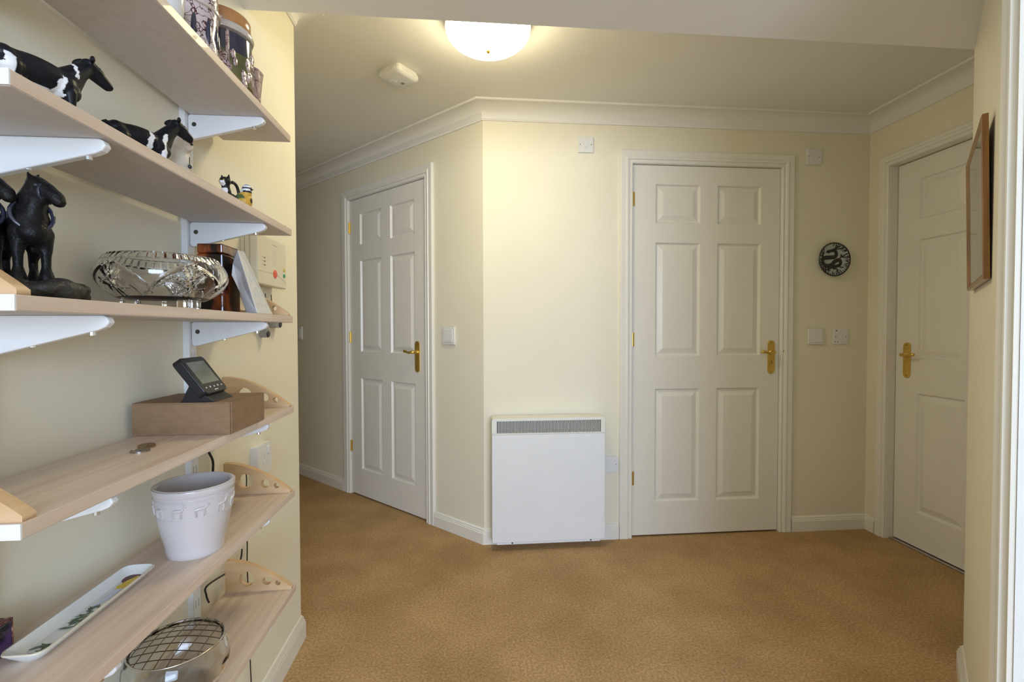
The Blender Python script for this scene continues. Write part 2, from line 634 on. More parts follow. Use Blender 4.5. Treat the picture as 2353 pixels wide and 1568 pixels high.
def panel_mesh(w, h):
    """moulded recess with a raised field, front face at y = 0"""
    rings = [(0, 0), (.007, .011), (.012, .012), (.042, .002)]
    vs, fs = [], []
    for (i_, y) in rings:
        vs += [(i_, y, i_), (w - i_, y, i_), (w - i_, y, h - i_), (i_, y, h - i_)]
    for r in range(len(rings) - 1):
        for k in range(4):
            k2 = (k + 1) % 4
            fs.append((r * 4 + k, r * 4 + k2, r * 4 + 4 + k2, r * 4 + 4 + k))
    n = (len(rings) - 1) * 4
    fs.append((n, n + 1, n + 2, n + 3))
    return MB().add(vs, fs)


def make_leaf(root, w, h, y0, thick=.04):
    xs = sorted({0, w} | {f * w for p in PXS for f in p})
    zs = sorted({0, h} | {f * h for p in PZS for f in p})
    holes = {(i, j) for i in (1, 3) for j in (1, 3, 5)}
    mb = MB()
    for i in range(len(xs) - 1):
        for j in range(len(zs) - 1):
            if (i, j) in holes:
                continue
            mb.add([(xs[i], y0, zs[j]), (xs[i + 1], y0, zs[j]), (xs[i + 1], y0, zs[j + 1]), (xs[i], y0, zs[j + 1])], [(0, 1, 2, 3)])
    y1 = y0 + thick
    mb.add([(0, y1, 0), (w, y1, 0), (w, y1, h), (0, y1, h), (0, y0, 0), (w, y0, 0), (w, y0, h), (0, y0, h)],
           [(0, 1, 2, 3), (0, 4, 5, 1), (1, 5, 6, 2), (2, 6, 7, 3), (3, 7, 4, 0)])
    leaf = mb.build('door_leaf', 'gloss_white', root)
    leaf.location.z = .01
    for px_ in PXS:
        for pz in PZS:
            pw, ph = (px_[1] - px_[0]) * w, (pz[1] - pz[0]) * h
            panel_mesh(pw, ph).build('door_panel', 'gloss_white', leaf, loc=(px_[0] * w, y0, pz[0] * h))
    return leaf


def architrave(root, w, h, aw, name='architrave'):
    """moulded casing swept round three sides; local frame of the door (x 0..w)"""
    gp = .005
    prof = [(gp, 0), (gp, -.010), (gp + .004, -.013), (gp + .010, -.013), (gp + .012, -.010), (gp + .018, -.010), (gp + .021, -.016),
            (gp + .030, -.019), (gp + .034, -.0185), (gp + .038, -.014), (aw - .012, -.016), (aw - .004, -.0165), (aw, -.013), (aw, 0)]
    vs, fs = [], []
    for (o_, y) in prof:
        vs += [(-o_, y, 0), (-o_, y, h + o_), (w + o_, y, h + o_), (w + o_, y, 0)]
    k = len(prof)
    for j in range(k):
        j2 = (j + 1) % k
        for e in range(3):
            fs.append((j * 4 + e, j * 4 + e + 1, j2 * 4 + e + 1, j2 * 4 + e))
    fs.append([j * 4 for j in range(k)])
    fs.append([j * 4 + 3 for j in range(k)])
    return MB().add(vs, fs).build(name, 'gloss_white', root, smooth=25)


def lining(root, w, h, depth):
    mb = MB()
    a_, b_ = .003, g - .0005
    mb.box(-b_, -a_, 0, depth, 0, h + b_).box(w + a_, w + b_, 0, depth, 0, h + b_).box(-a_, w + a_, 0, depth, h + a_, h + b_)
    return mb.build('door_lining', 'gloss_white', root)


def handle(root, x, z, direction, yface, keyhole=False, hp=.19, wp=.042):
    """brass lever handle on a long rounded plate"""
    pts = []
    r = wp / 2
    for i in range(9):
        t = PI * i / 8
        pts.append((r * math.cos(t), hp / 2 - r + r * math.sin(t)))
    for i in range(9):
        t = PI + PI * i / 8
        pts.append((r * math.cos(t), -hp / 2 + r + r * math.sin(t)))
    pl = MB().prism(pts, -.006, 0, 'xz').build('handle_plate', 'brass', root, bevel=.0015, loc=(x, yface, z))
    lz = .028
    L = .078
    d = direction
    path = [(0, -.004, lz), (0, -.030, lz), (d * .004, -.040, lz), (d * .014, -.044, lz), (d * .032, -.044, lz - .004), (d * .05, -.044, lz + .001),
            (d * .066, -.043, lz + .005), (d * L, -.042, lz + .004), (d * (L + .004), -.042, lz + .003)]
    MB().tube(path, [.011, .009, .009, .0085, .006, .0065, .0085, .0085, .004], 12).build('lever', 'brass', pl, smooth=50)
    MB().lathe([(0, 0), (.015, 0), (.015, .004), (.011, .008), (.011, .012), (0, .012)], 20,
               Matrix.Translation((0, -.006, lz)) @ Matrix.Rotation(PI / 2, 4, 'X')).build('lever_rose', 'brass', pl, smooth=40)
    for zz in (hp / 2 - .014, -hp / 2 + .014):
        MB().lathe([(0, .0015), (.0022, .0015), (.0028, 0)], 10, Matrix.Translation((0, -.006, zz)) @ Matrix.Rotation(PI / 2, 4, 'X')).build('screw', 'dark_steel', pl)
    if keyhole:
        MB().lathe([(0, .004), (.008, .004), (.010, 0)], 16, Matrix.Translation((0, -.006, -.028)) @ Matrix.Rotation(PI / 2, 4, 'X')).build('keyhole_cover', 'brass', pl, smooth=40)
        MB().box(-.0015, .0015, -.0115, -.009, -.036, -.02).build('keyhole_slot', 'dark_steel', pl)  # dark bar standing in for the shade inside the keyhole
    return pl


def hinge(root, x, z, y):
    h_ = MB().tube([(x, y, z - .038), (x, y, z + .038)], .0055, 10).build('hinge', 'brass', root, smooth=40)
    MB().box(x - .004, x + .012, y + .002, y + .005, z - .038, z + .038).build('hinge_leaf', 'brass', h_)
    for k in (-.0125, .0125):
        MB().tube([(x, y, z + k - .0008), (x, y, z + k + .0008)], .0058, 10).build('knuckle_ring', 'brass', h_)
    return h_


def make_door(name, M, u0, w, h, label, recess, aw, rz, handle_px, hdir, hinges, keyhole=False):
    p = M @ Vector((u0, 0, 0))
    root = empty(name, p, rz, label, kind='structure')
    make_leaf(root, w, h, recess)
    architrave(root, w, h + .01, aw)
    lining(root, w, h + .01, .1)
    q_ = wpx(M, *handle_px, off=-recess)
    handle(root, q_.x - u0, q_.z, hdir, recess, keyhole)
    for hz in hinges:
        hinge(root, -.0015, hz, recess - .004)
    return root


d1 = make_door('door_1', LEFT, DL0, DLW, DH, 'white six-panel door in the angled wall beside the passage', .004, AW, -PI / 4, (960, 820), -1,
               [wpx(LEFT, 798, y).z for y in (526, 775, 1021)])
d2 = make_door('door_2', BACK, DM0, DMW, DH, 'white six-panel door beside the storage heater', .004, AW, 0, (1771, 821), -1,
               [wpx(BACK, 1453, y).z for y in (457, 781, 1100)], True)
d3 = make_door('door_3', RIGHT, DR0, DRW, DRH, 'white six-panel door deep in its frame near the framed picture', .045, ARW, -PI / 2, (2085, 828), 1, [])
MB().box(-.002, DRW, .02, .05, 0, .006).build('threshold_strip', 'threshold_metal', d3)
p = wpx(BACK, 1796, 812)
kp = MB().box(0, .012, -.002, .002, -.03, .03).build('strike_plate', 'brass', d2, loc=(p.x - DM0, 0, p.z))
MB().tube([(.006, -.002, .012), (.006, -.012, .012)], .006, 10).build('latch_bolt', 'brass', kp, smooth=40)
# open doorway beside the camera: casing and door edge
r4 = empty('door_4', PICT @ Vector((TQ, 0, 0)), -3 * PI / 4, 'white door casing at the near end of the picture wall', kind='structure')
gp = -.006
prof = [(-.007, 0), (-.007, -.011), (-.010, -.0125), (-.016, -.0125), (-.018, -.010), (-.024, -.010), (-.026, -.016), (-.036, -.0195), (-.042, -.019),
        (-.046, -.015), (-.060, -.0165), (-.068, -.0165), (-.071, -.013), (-.071, 0)]
MB().prism(prof, 0, SOF).build('architrave', 'gloss_white', r4)
MB().box(.0, .004, 0, .008, 0, SOF).build('door_lining', 'gloss_white', r4)
MB().box(.002, .006, .0085, .10, 0, SOF).build('door_leaf_edge', 'ply_end', r4)

# ------------------------------------------------------------------ ceiling lamp and smoke detector
LX, LY = .0805, 1.865
lamp = empty('ceiling_lamp', (LX, LY, CEIL), 0, 'round frosted glass ceiling lamp, lit, flush against the hall ceiling', 'ceiling lamp')
MB().lathe([(0, 0), (.14, 0), (.158, 0), (.162, -.010), (.162, -.044), (.156, -.047), (.150, -.045), (0, -.045)], 40).build('ceiling_plate', 'coving_white', lamp, smooth=40)
dome = []
for i in range(17):
    t = PI / 2 * i / 16
    dome.append((.160 * math.cos(t) ** .9 if i < 16 else 0, -.046 - .075 * math.sin(t)))
MB().lathe([(.157, -.046), (.160, -.048)] + dome, 48).build('glass_dome', 'lamp_glass', lamp, smooth=60)
MB().lathe([(.004, 0), (.008, -.003), (.008, -.008), (.004, -.014), (0, -.015)], 16).build('finial', 'brass', lamp, smooth=50, loc=(0, 0, -.1205))

dp = onz(916, 176, CEIL - .02)
det = empty('smoke_detector', (dp.x, dp.y, CEIL), PI / 4 + .12, 'square white smoke detector on the hall ceiling', 'smoke detector')
MB().prism(rrect(-.062, .062, -.062, .062, .016), -.010, 0).build('mounting_base', 'white_plastic', det, smooth=40)
vs, fs = [], []
lay = [(.066, -.010), (.068, -.016), (.068, -.030), (.062, -.037), (.052, -.040)]
ring = [rrect(-a_, a_, -a_, a_, .018) for a_, _ in lay]
nn = len(ring[0])
for k, (a_, z_) in enumerate(lay):
    vs += [(x, y, z_) for x, y in ring[k]]
for k in range(len(lay) - 1):
    for i in range(nn):
        fs.append((k * nn + i, k * nn + (i + 1) % nn, (k + 1) * nn + (i + 1) % nn, (k + 1) * nn + i))
fs.append(list(range((len(lay) - 1) * nn, len(lay) * nn)))
fs.append(list(range(nn)))
cov = MB().add(vs, fs).build('cover', 'white_plastic', det, smooth=35)
mb = MB()
for k in range(4):
    R_ = Matrix.Rotation(PI / 2 * k, 4, 'Z')
    for i in range(13):
        x = -.042 + i * .007
        mb.box(x, x + .003, -.0700, -.0676, -.027, -.017, R_)
o = mb.build('vent_ribs', 'white_plastic', cov)
o['kind'] = 'stuff'
mb = MB()
for i in range(-3, 4):
    w_ = math.sqrt(max(0, 16 - i * i)) * .0036
    mb.box(-.012 - w_ + .0, -.012 + w_, .024 + i * .0042, .0262 + i * .0042, -.0414, -.0398)
mb.build('sounder_grille', 'white_plastic', cov)
MB().lathe([(0, -.0415), (.008, -.0415), (.009, -.0395)], 20, Matrix.Translation((.026, .0, 0))).build('test_button', 'grey_line', cov)


# ------------------------------------------------------------------ storage heater
HD = .11
hp = [ony(x, y, YB - HD) for x, y in ((1130, 965), (1390, 958), (1131, 1258), (1391, 1245))]
hx0, hx1 = .119, .7145
hz0, hz1 = .036, .694
heat = empty('storage_heater', (hx0, YB, hz0), 0, 'white storage heater with a slotted top grille on the back wall', 'heater')
hw, hh = hx1 - hx0, hz1 - hz0
MB().prism(rrect(0, hw, .012, hh - .085, .004), -HD, -.012, 'xz').build('front_casing', 'heater_white', heat, bevel=.003)
topp = rrect(0, hw, hh - .0845, hh, .018)
top = MB()
gx0, gx1, gz0, gz1 = .026, hw - .023, hh - .078, hh - .014
top.box(0, hw, -HD, -.012, hh - .0845, gz0).box(0, gx0, -HD, -.012, gz0, gz1).box(gx1, hw, -HD, -.012, gz0, gz1)
top.prism([(0, gz1), (hw, gz1), (hw, hh - .012), (hw - .004, hh - .004), (hw - .012, hh), (.012, hh), (.004, hh - .004), (0, hh - .012)], -HD, -.012, 'xz')
tp = top.build('top_casing', 'heater_cream', heat, bevel=.003)
MB().box(gx0, gx1, -.022, -.014, gz0, gz1).build('inner_back_plate', 'grey_clip', heat)
mb = MB()
N = 73
for i in range(1, N):
    x = gx0 + (gx1 - gx0) * i / N
    mb.box(x - .0011, x + .0011, -HD + .001, -HD + .010, gz0, gz1)
o = mb.build('grille_slats', 'heater_cream', heat)
o['kind'] = 'stuff'
MB().box(.026, hw - .026, -HD + .006, -.02, 0, .012).build('base_plate', 'heater_white', heat)
for x in (.105, hw - .075):
    MB().lathe([(0, .003), (.0035, .003), (.0045, 0)], 10, Matrix.Translation((x, -HD + .006, .007)) @ Matrix.Rotation(PI / 2, 4, 'X')).build('screw', 'dark_steel', heat)
MB().box(.06, hw - .06, -.014, 0, .1, hh - .1).build('wall_bracket', 'heater_white', heat)


# ------------------------------------------------------------------ switch plates, sockets
def plate(M, px0, py0, px1, py1, rz, name, label, cat, thick=.009, group=None):
    a_, b_ = wpx(M, px0, py0), wpx(M, px1, py1)
    c = (a_ + b_) / 2
    w_, h_ = abs(b_.x - a_.x), abs(b_.z - a_.z)
    s_ = (w_ + h_) / 2 if abs(w_ - h_) < .03 else None
    if s_:
        w_ = h_ = s_
    r = empty(name, M @ Vector((c.x, 0, c.z)), rz, label, cat, group)
    MB().prism(rrect(-w_ / 2, w_ / 2, -h_ / 2, h_ / 2, .004), -thick, 0, 'xz').build('faceplate', 'white_plastic', r, bevel=.0025)
    return r, w_, h_


def screws(r, w_, th, zoff=0, off=.012):
    for s_ in (-1, 1):
        MB().lathe([(0, .0012), (.0022, .0012), (.0026, 0)], 10, Matrix.Translation((s_ * (w_ / 2 - off), -th, zoff)) @ Matrix.Rotation(PI / 2, 4, 'X')).build('screw', 'dark_steel', r)


def outline_rect(mb, x0, x1, z0, z1, y, t=.0009):
    for a_, b_, c_, d_ in ((x0, x1, z0, z0 + t), (x0, x1, z1 - t, z1), (x0, x0 + t, z0, z1), (x1 - t, x1, z0, z1)):
        mb.box(a_, b_, y - .0010, y, c_, d_)


def fused_switch(r, w_, th):
    screws(r, w_, th)
    k = MB().prism(rrect(-.008, .008, -.017, .008, .004), -th - .004, -th, 'xz').build('rocker', 'white_plastic', r, bevel=.001)
    mb = MB()
    outline_rect(mb, -.009, .009, -.018, .009, -th)
    mb.box(-.008, .008, -th - .0004, -th, .017, .0185)
    mb.build('moulded_line', 'white_plastic', r)


r, w_, h_ = plate(BACK, 1327, 315, 1363, 352, 0, 'fused_switch', 'white fused switch plate high on the wall above the heater', 'switch')
fused_switch(r, w_, .009)
r, w_, h_ = plate(BACK, 1852, 343, 1886, 380, 0, 'blanking_outlet', 'white round-marked outlet plate near the coving above the dragon plate', 'outlet plate')
screws(r, w_, .009)
mb = MB()
for i in range(22):
    if i in (15, 16, 17):
        continue
    a_ = 2 * PI * i / 22
    mb.box(-.0025, .0025, -.0104, -.009, .021, .0226, Matrix.Rotation(a_, 4, 'Y'))
mb.box(-.001, .001, -.0104, -.009, -.028, -.012).box(-.001, .012, -.0104, -.009, -.030, -.0285)
mb.build('moulded_ring', 'white_plastic', r)


def light_switch(M, px, rz, label):
    r, w_, h_ = plate(M, *px, rz, 'light_switch', label, 'light switch', .011)
    b = MB().box(-w_ * .34, w_ * .38, -.0155, -.011, -h_ * .36, h_ * .36).build('rocker', 'white_plastic', r, bevel=.002)
    mb = MB().box(-w_ / 2 - .004, w_ / 2 + .001, -.003, 0, -h_ / 2 - .002, h_ / 2 + .0045)
    mb.build('backing_surround', 'cream_plastic', r)
    return r


light_switch(BACK, (1855, 755, 1890, 791), 0, 'square white light switch beneath the dragon plate')
light_switch(LEFT, (1018, 753, 1048, 791), -PI / 4, 'square white light switch beside the angled-wall door handle')
a_ = wpx(LEFT, 690, 766)
light_switch(LEFT, (676, 751, 696, 781), -PI / 4, 'white light switch in the dim passage, half hidden by the shelf wall')
r, w_, h_ = plate(BACK, 1912, 757, 1947, 790, 0, 'fused_spur', 'white switched spur with a paint chip in the corner beside the light switch', 'switch')
fused_switch(r, w_, .009)
MB().prism([(-.034, .036), (-.022, .037), (-.020, .030), (-.030, .029)], -.0096, -.0088, 'xz').build('chip_mark', 'grey_line', r)
for x in (-.034, -.018):
    MB().lathe([(0, .0012), (.003, .0012), (.0034, 0)], 10, Matrix.Translation((x, -.009, -.03)) @ Matrix.Rotation(PI / 2, 4, 'X')).build('indicator', 'grey_line', r)
r, w_, h_ = plate(BACK, 1383, 1048, 1419, 1086, 0, 'heater_switch', 'white switch plate partly behind the storage heater', 'switch')
screws(r, w_, .009)
mb = MB()
outline_rect(mb, -.010, .010, -.016, .014, -.009)
mb.build('moulded_line', 'white_plastic', r)
MB().prism(rrect(-.008, .008, -.014, .012, .003), -.012, -.009, 'xz').build('rocker', 'white_plastic', r)
# socket on the shelf wall
c0, c1 = wpx(SHELF, 573, 1030), wpx(SHELF, 608, 1080)
cz = (c0.z + c1.z) / 2 + .0
r = empty('power_socket', SHELF @ Vector(((c0.x + c1.x) / 2, 0, cz)), PI / 2, 'white single power socket on the wall by the wooden bookends', 'socket')
pins = [[(x - w1, z - h1), (x + w1, z - h1), (x + w1, z + h1), (x - w1, z + h1)] for x, z, w1, h1 in ((0, .008, .0022, .005), (-.011, -.010, .0035, .002), (.011, -.010, .0035, .002))]
o = holed('faceplate', rrect(-.046, .046, -.046, .046, .006), pins, .022, 'white_plastic', r)
o.location.y = -.011
MB().prism(rrect(.018, .032, .012, .036, .004), -.026, -.0215, 'xz').build('rocker', 'white_plastic', r, bevel=.001)

# ------------------------------------------------------------------ dragon plate
a_, b_ = wpx(BACK, 1876, 559), wpx(BACK, 1945, 636)
c = (a_ + b_) / 2
PR = .094
pl = empty('dragon_plate', BACK @ Vector((c.x, -.004, c.z)), 0, 'round celadon wall plate painted with a black dragon', 'plate')
RX = Matrix.Rotation(PI / 2, 4, 'X')
MB().lathe([(0, .0), (.055, 0), (.07, .006), (PR, .020), (PR - .001, .0225), (.088, .021), (.068, .010), (.05, .006), (0, .006)], 56, RX).build('dish', 'plate_celadon', pl, smooth=40)
MB().lathe([(PR + .001, .018), (PR + .002, .021), (PR, .024), (PR - .005, .0232), (PR - .006, .0212), (PR - .003, .019)], 56, RX).build('black_rim', 'plate_black', pl, smooth=40)


def dish_y(x, z):
    r_ = math.hypot(x, z)
    return -(.0065 + max(0, r_ - .05) * .36)


def stroke(mb, pts, rad):
    P = []
    for x, z in pts:
        P.append((x, dish_y(x, z) - .0005, z))
    mb.tube(P, rad, 8, flat=((0, 1, 0), .18))


def smooth_path(pts, n=6):
    out = []
    m_ = len(pts)
    for i in range(m_ - 1):
        p0, p1, p2, p3 = pts[max(i - 1, 0)], pts[i], pts[i + 1], pts[min(i + 2, m_ - 1)]
        for k in range(n):
            t = k / n
            out.append(tuple(.5 * (2 * p1[j] + (p2[j] - p0[j]) * t + (2 * p0[j] - 5 * p1[j] + 4 * p2[j] - p3[j]) * t * t + (3 * p1[j] - p0[j] - 3 * p2[j] + p3[j]) * t ** 3) for j in range(len(p1))))
    out.append(tuple(pts[-1]))
    return out


body = smooth_path([(-.030, .040), (-.012, .050), (.010, .050), (.020, .036), (.012, .016), (-.020, .012), (-.055, .008), (-.070, -.008), (-.060, -.028), (-.035, -.036), (-.008, -.030),
                    (.012, -.010), (.035, -.002), (.048, -.014), (.038, -.032), (.010, -.038), (-.02, -.048), (-.036, -.058), (-.02, -.062)])
nb = len(body)
mb = MB()
stroke(mb, body, [.0025 + .0095 * math.sin(PI * min(1, .12 + .88 * i / nb)) ** .7 for i in range(nb)])
stroke(mb, [(-.042, .041), (-.028, .046), (-.012, .049)], [.004, .009, .009])
for pts, w1 in ((((-.006, .055), (.020, .068), (.034, .074)), .0035), (((-.002, .050), (.024, .060), (.040, .062)), .003), (((-.055, .012), (-.068, .026), (-.072, .036)), .004),
               (((-.063, .024), (-.076, .022)), .003), (((-.058, .030), (-.062, .04)), .003), (((.040, .004), (.050, .018), (.048, .030)), .004), (((.05, .018), (.066, .024)), .003),
               (((.05, .016), (.068, .012)), .003), (((.035, -.035), (.048, -.046)), .004), (((.046, -.044), (.058, -.042)), .003), (((-.058, -.034), (-.070, -.046)), .004),
               (((-.068, -.044), (-.060, -.056)), .003), (((.0, -.052), (.018, -.050), (.028, -.058), (.018, -.066)), .0045)):
    stroke(mb, pts, w1)
mb.build('dragon_motif', 'dragon_ink', pl, smooth=60)
mb = MB()
rnd = random.Random(3)
for i in range(44):
    a_ = 2 * PI * i / 44 + rnd.uniform(-.05, .05)
    if 1.75 < a_ < 3.6 and rnd.random() < .55:
        continue
    r0, r1 = .088, .088 - rnd.uniform(.008, .024)
    b2 = a_ + rnd.uniform(-.12, .12)
    stroke(mb, [(r0 * math.cos(a_), r0 * math.sin(a_)), ((r0 + r1) / 2 * math.cos((a_ + b2) / 2), (r0 + r1) / 2 * math.sin((a_ + b2) / 2)), (r1 * math.cos(b2), r1 * math.sin(b2))], [.0035, .003, .001])
mb.build('border_strokes', 'dragon_ink', pl, smooth=60)
MB().tube([(-.022, -.006, PR - .004), (-.020, -.012, PR + .010), (-.016, -.004, PR + .012)], .002, 6).build('wire_hook', 'brass', pl)

# ------------------------------------------------------------------ framed picture
t0, t1, z0, z1 = .15, .615, 1.268, 1.655
pic = empty('framed_picture', PICT @ Vector(((t0 + t1) / 2, 0, z0)), -3 * PI / 4, 'gilt wooden framed picture with an oval mount on the wall', 'picture')
pw_, ph_ = t1 - t0, z1 - z0
lean = Matrix.Translation((0, -.003, 0)) @ Matrix.Rotation(.020, 4, 'X')
fwid, fth = .030, .011
prof = [(0, 0), (0, -fth), (.004, -fth - .002), (.010, -fth), (.014, -fth + .003), (.022, -fth + .005), (fwid, -fth + .012), (fwid, 0)]
corn = [(-pw_ / 2, 0), (pw_ / 2, 0), (pw_ / 2, ph_), (-pw_ / 2, ph_)]
for k in range(4):
    c0, c1 = Vector(corn[k]), Vector(corn[(k + 1) % 4])
    d_ = (c1 - c0).normalized()
    n_ = Vector((-d_.y, d_.x))
    vs = []
    for e, base in ((1, c0), (-1, c1)):
        for (o_, y) in prof:
            q_ = base + n_ * o_ + d_ * o_ * e
            vs.append((q_.x, y, q_.y))
    m_ = len(prof)
    fs = [(j, (j + 1) % m_, m_ + (j + 1) % m_, m_ + j) for j in range(m_)] + [list(range(m_)), list(range(m_, 2 * m_))]
    MB().add(vs, fs, lean).build('frame_rail', 'frame_gold', pic, smooth=30)
# mount with an oval opening
n_ = 64
rx, rz_ = pw_ * .30, ph_ * .36
cxm, czm = 0, ph_ / 2
ow, oh = pw_ / 2 - .02, ph_ / 2 - .02
vs, fs = [], []
for i in range(n_):
    t = 2 * PI * i / n_
    vs.append((rx * math.cos(t), -.006, czm + rz_ * math.sin(t)))
    c_, s_ = math.cos(t), math.sin(t)
    k = min(ow / max(1e-6, abs(c_)), oh / max(1e-6, abs(s_)))
    vs.append((k * c_, -.006, czm + k * s_))
for i in range(n_):
    j = (i + 1) % n_
    fs.append((2 * i, 2 * i + 1, 2 * j + 1, 2 * j))
MB().add(vs, fs, lean).build('mount_board', 'mount_grey', pic)
MB().prism([(rx * 1.02 * math.cos(2 * PI * i / n_), czm + rz_ * 1.02 * math.sin(2 * PI * i / n_)) for i in range(n_)], -.0045, -.0035, 'xz', lean).build('oval_drawing', 'sketch', pic)
MB().box(-pw_ / 2 + .01, pw_ / 2 - .01, -.003, -.001, .01, ph_ - .01, lean).build('backing_board', 'cardboard', pic)
MB().box(-pw_ / 2 + .015, pw_ / 2 - .015, -.0085, -.0078, .015, ph_ - .015, lean).build('glass_pane', 'clear_glass', pic)

# ------------------------------------------------------------------ shelving
XF = -A + .18
XBK = -A + .017
YN, YF = .5228, 1.2884
ZS = [1.629, 1.3925, 1.1713, .9415, .7249, .4775]      # undersides
TH = .016
ZT = [z + TH for z in ZS]
ordn = ['topmost', 'second', 'third', 'fourth', 'fifth', 'lowest']
desc = ['light beech shelf board at the top holding pottery jars', 'light beech shelf board holding cow, cat and bird figurines', 'light beech shelf board holding the horses and crystal bowl',
        'light beech shelf board holding the cardboard box and coins', 'light beech shelf board holding the white pot and long tray', 'lowest light beech shelf board holding the wire-topped glass bowl']
UPY = [.662, 1.1455]                                  # world y of the uprights
for i in range(6):
    r = empty('shelf_board', (XF, YN, ZS[i]), 0, desc[i], 'shelf', 'wall shelves on white brackets')
    MB().box(XBK - XF, 0, 0.002, YF - YN, 0, TH).build('board', 'beech', r, bevel=.0008)
    MB().box(XBK - XF, 0, 0, .0019, 0, TH).build('cut_end', 'ply_end', r)
    MB().box(XBK - XF + .001, -.001, .003, YF - YN - .001, -.0006, 0).build('underside', 'beech_under', r)


for k, uy in enumerate(UPY):
    r = empty('shelf_upright', (-A, uy, .30), PI / 2, 'white slotted shelf upright %s' % ('behind the smart meter display' if k else 'behind the horse figurine'), 'shelf upright')
    holes = [[(s_ * .0055 - .0014, z_ - .009), (s_ * .0055 + .0014, z_ - .009), (s_ * .0055 + .0014, z_ + .009), (s_ * .0055 - .0014, z_ + .009)]
             for z_ in [.03 + j * .0508 for j in range(30)] for s_ in (-1, 1)]
    o = holed('slotted_face', [(-.0135, 0), (.0135, 0), (.0135, 1.55), (-.0135, 1.55)], holes, .0015, 'rack_white', r)
    o.location.y = -.01225
    MB().box(-.0135, -.012, -.0115, 0, 0, 1.55).box(.012, .0135, -.0115, 0, 0, 1.55).build('channel_sides', 'rack_white', r)

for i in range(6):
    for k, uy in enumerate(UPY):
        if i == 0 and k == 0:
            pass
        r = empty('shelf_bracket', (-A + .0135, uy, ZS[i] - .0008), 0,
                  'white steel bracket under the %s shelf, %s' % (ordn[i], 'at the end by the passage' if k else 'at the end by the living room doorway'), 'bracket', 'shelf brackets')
        L = .160
        prof = [(0, -.004), (0, -.050), (.004, -.054), (.010, -.054), (L - .012, -.019), (L - .003, -.015), (L + .002, -.009), (L - .001, -.002), (L - .006, 0), (.004, 0)]
        MB().prism(prof, -.006, .006, 'xz').build('arm', 'rack_white', r, bevel=.002)
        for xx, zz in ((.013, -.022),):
            MB().lathe([(0, .0065), (.0045, .0065), (.005, .006)], 14, Matrix.Translation((xx, 0, zz)) @ Matrix.Rotation(PI / 2, 4, 'X')).build('hole_disc', 'dark_steel', r)  # dark disc painted in place of the shaded hole in the arm
        for xx, zz in ((L - .022, -.0255), (.068, -.040)):
            MB().tube([(xx, 0, zz), (xx, 0, zz + .012)], .004, 10).build('screw', 'steel', r)


def bookend(y, z, label, flip=False):
    L, Hh = .160, .078
    r = empty('wooden_bookend', (XBK, y, z), 0, label, 'bookend', 'wooden bookends with round holes')
    n = 14
    outer = [(0, 0), (L, 0), (L, .006)]
    for i in range(n + 1):
        t = i / n
        outer.append((L * (1 - t), .006 + (Hh - .006) * math.sin(t * PI / 2) ** .95))
    holes = [(.052, .032, .0185), (.100, .025, .0105), (.127, .019, .0065)]
    # filled outline with holes, given thickness
    cu = bpy.data.curves.new('panel', 'CURVE')
    cu.dimensions, cu.fill_mode, cu.extrude = '2D', 'BOTH', .008
    for lp in [outer] + [[(hx + hr * math.cos(2 * PI * i / 24), hz + hr * math.sin(2 * PI * i / 24)) for i in range(24)] for hx, hz, hr in holes]:
        sp_ = cu.splines.new('POLY')
        sp_.points.add(len(lp) - 1)
        sp_.use_cyclic_u = True
        for q_, (x, zz) in zip(sp_.points, lp):
            q_.co = (x, zz, 0, 1)
    tmp = bpy.data.objects.new('tmp', cu)
    COL.objects.link(tmp)
    me = bpy.data.meshes.new_from_object(tmp.evaluated_get(bpy.context.evaluated_depsgraph_get()))
    bpy.data.objects.remove(tmp)
    me.transform(Matrix.Rotation(PI / 2, 4, 'X'))
    me.materials.clear()
    me.materials.append(MATS['bookend_wood'])
    o = bpy.data.objects.new('panel', me)
    COL.objects.link(o)
    o.parent = r
    return r


for i, lb in ((2, 'beside the white patterned ornament'), (3, 'behind the cardboard box'), (4, 'behind the white ceramic pot'), (5, 'above the floor skirting on the lowest shelf')):
    bookend(YF - .018, ZT[i], 'curved wooden bookend with three round holes %s' % lb)
for i, lb in ((2, 'beside the black horses'), (3, 'at the doorway end of the shelf with coins')):
    bookend(YN + .014, ZT[i], 'curved wooden bookend with three round holes %s' % lb)


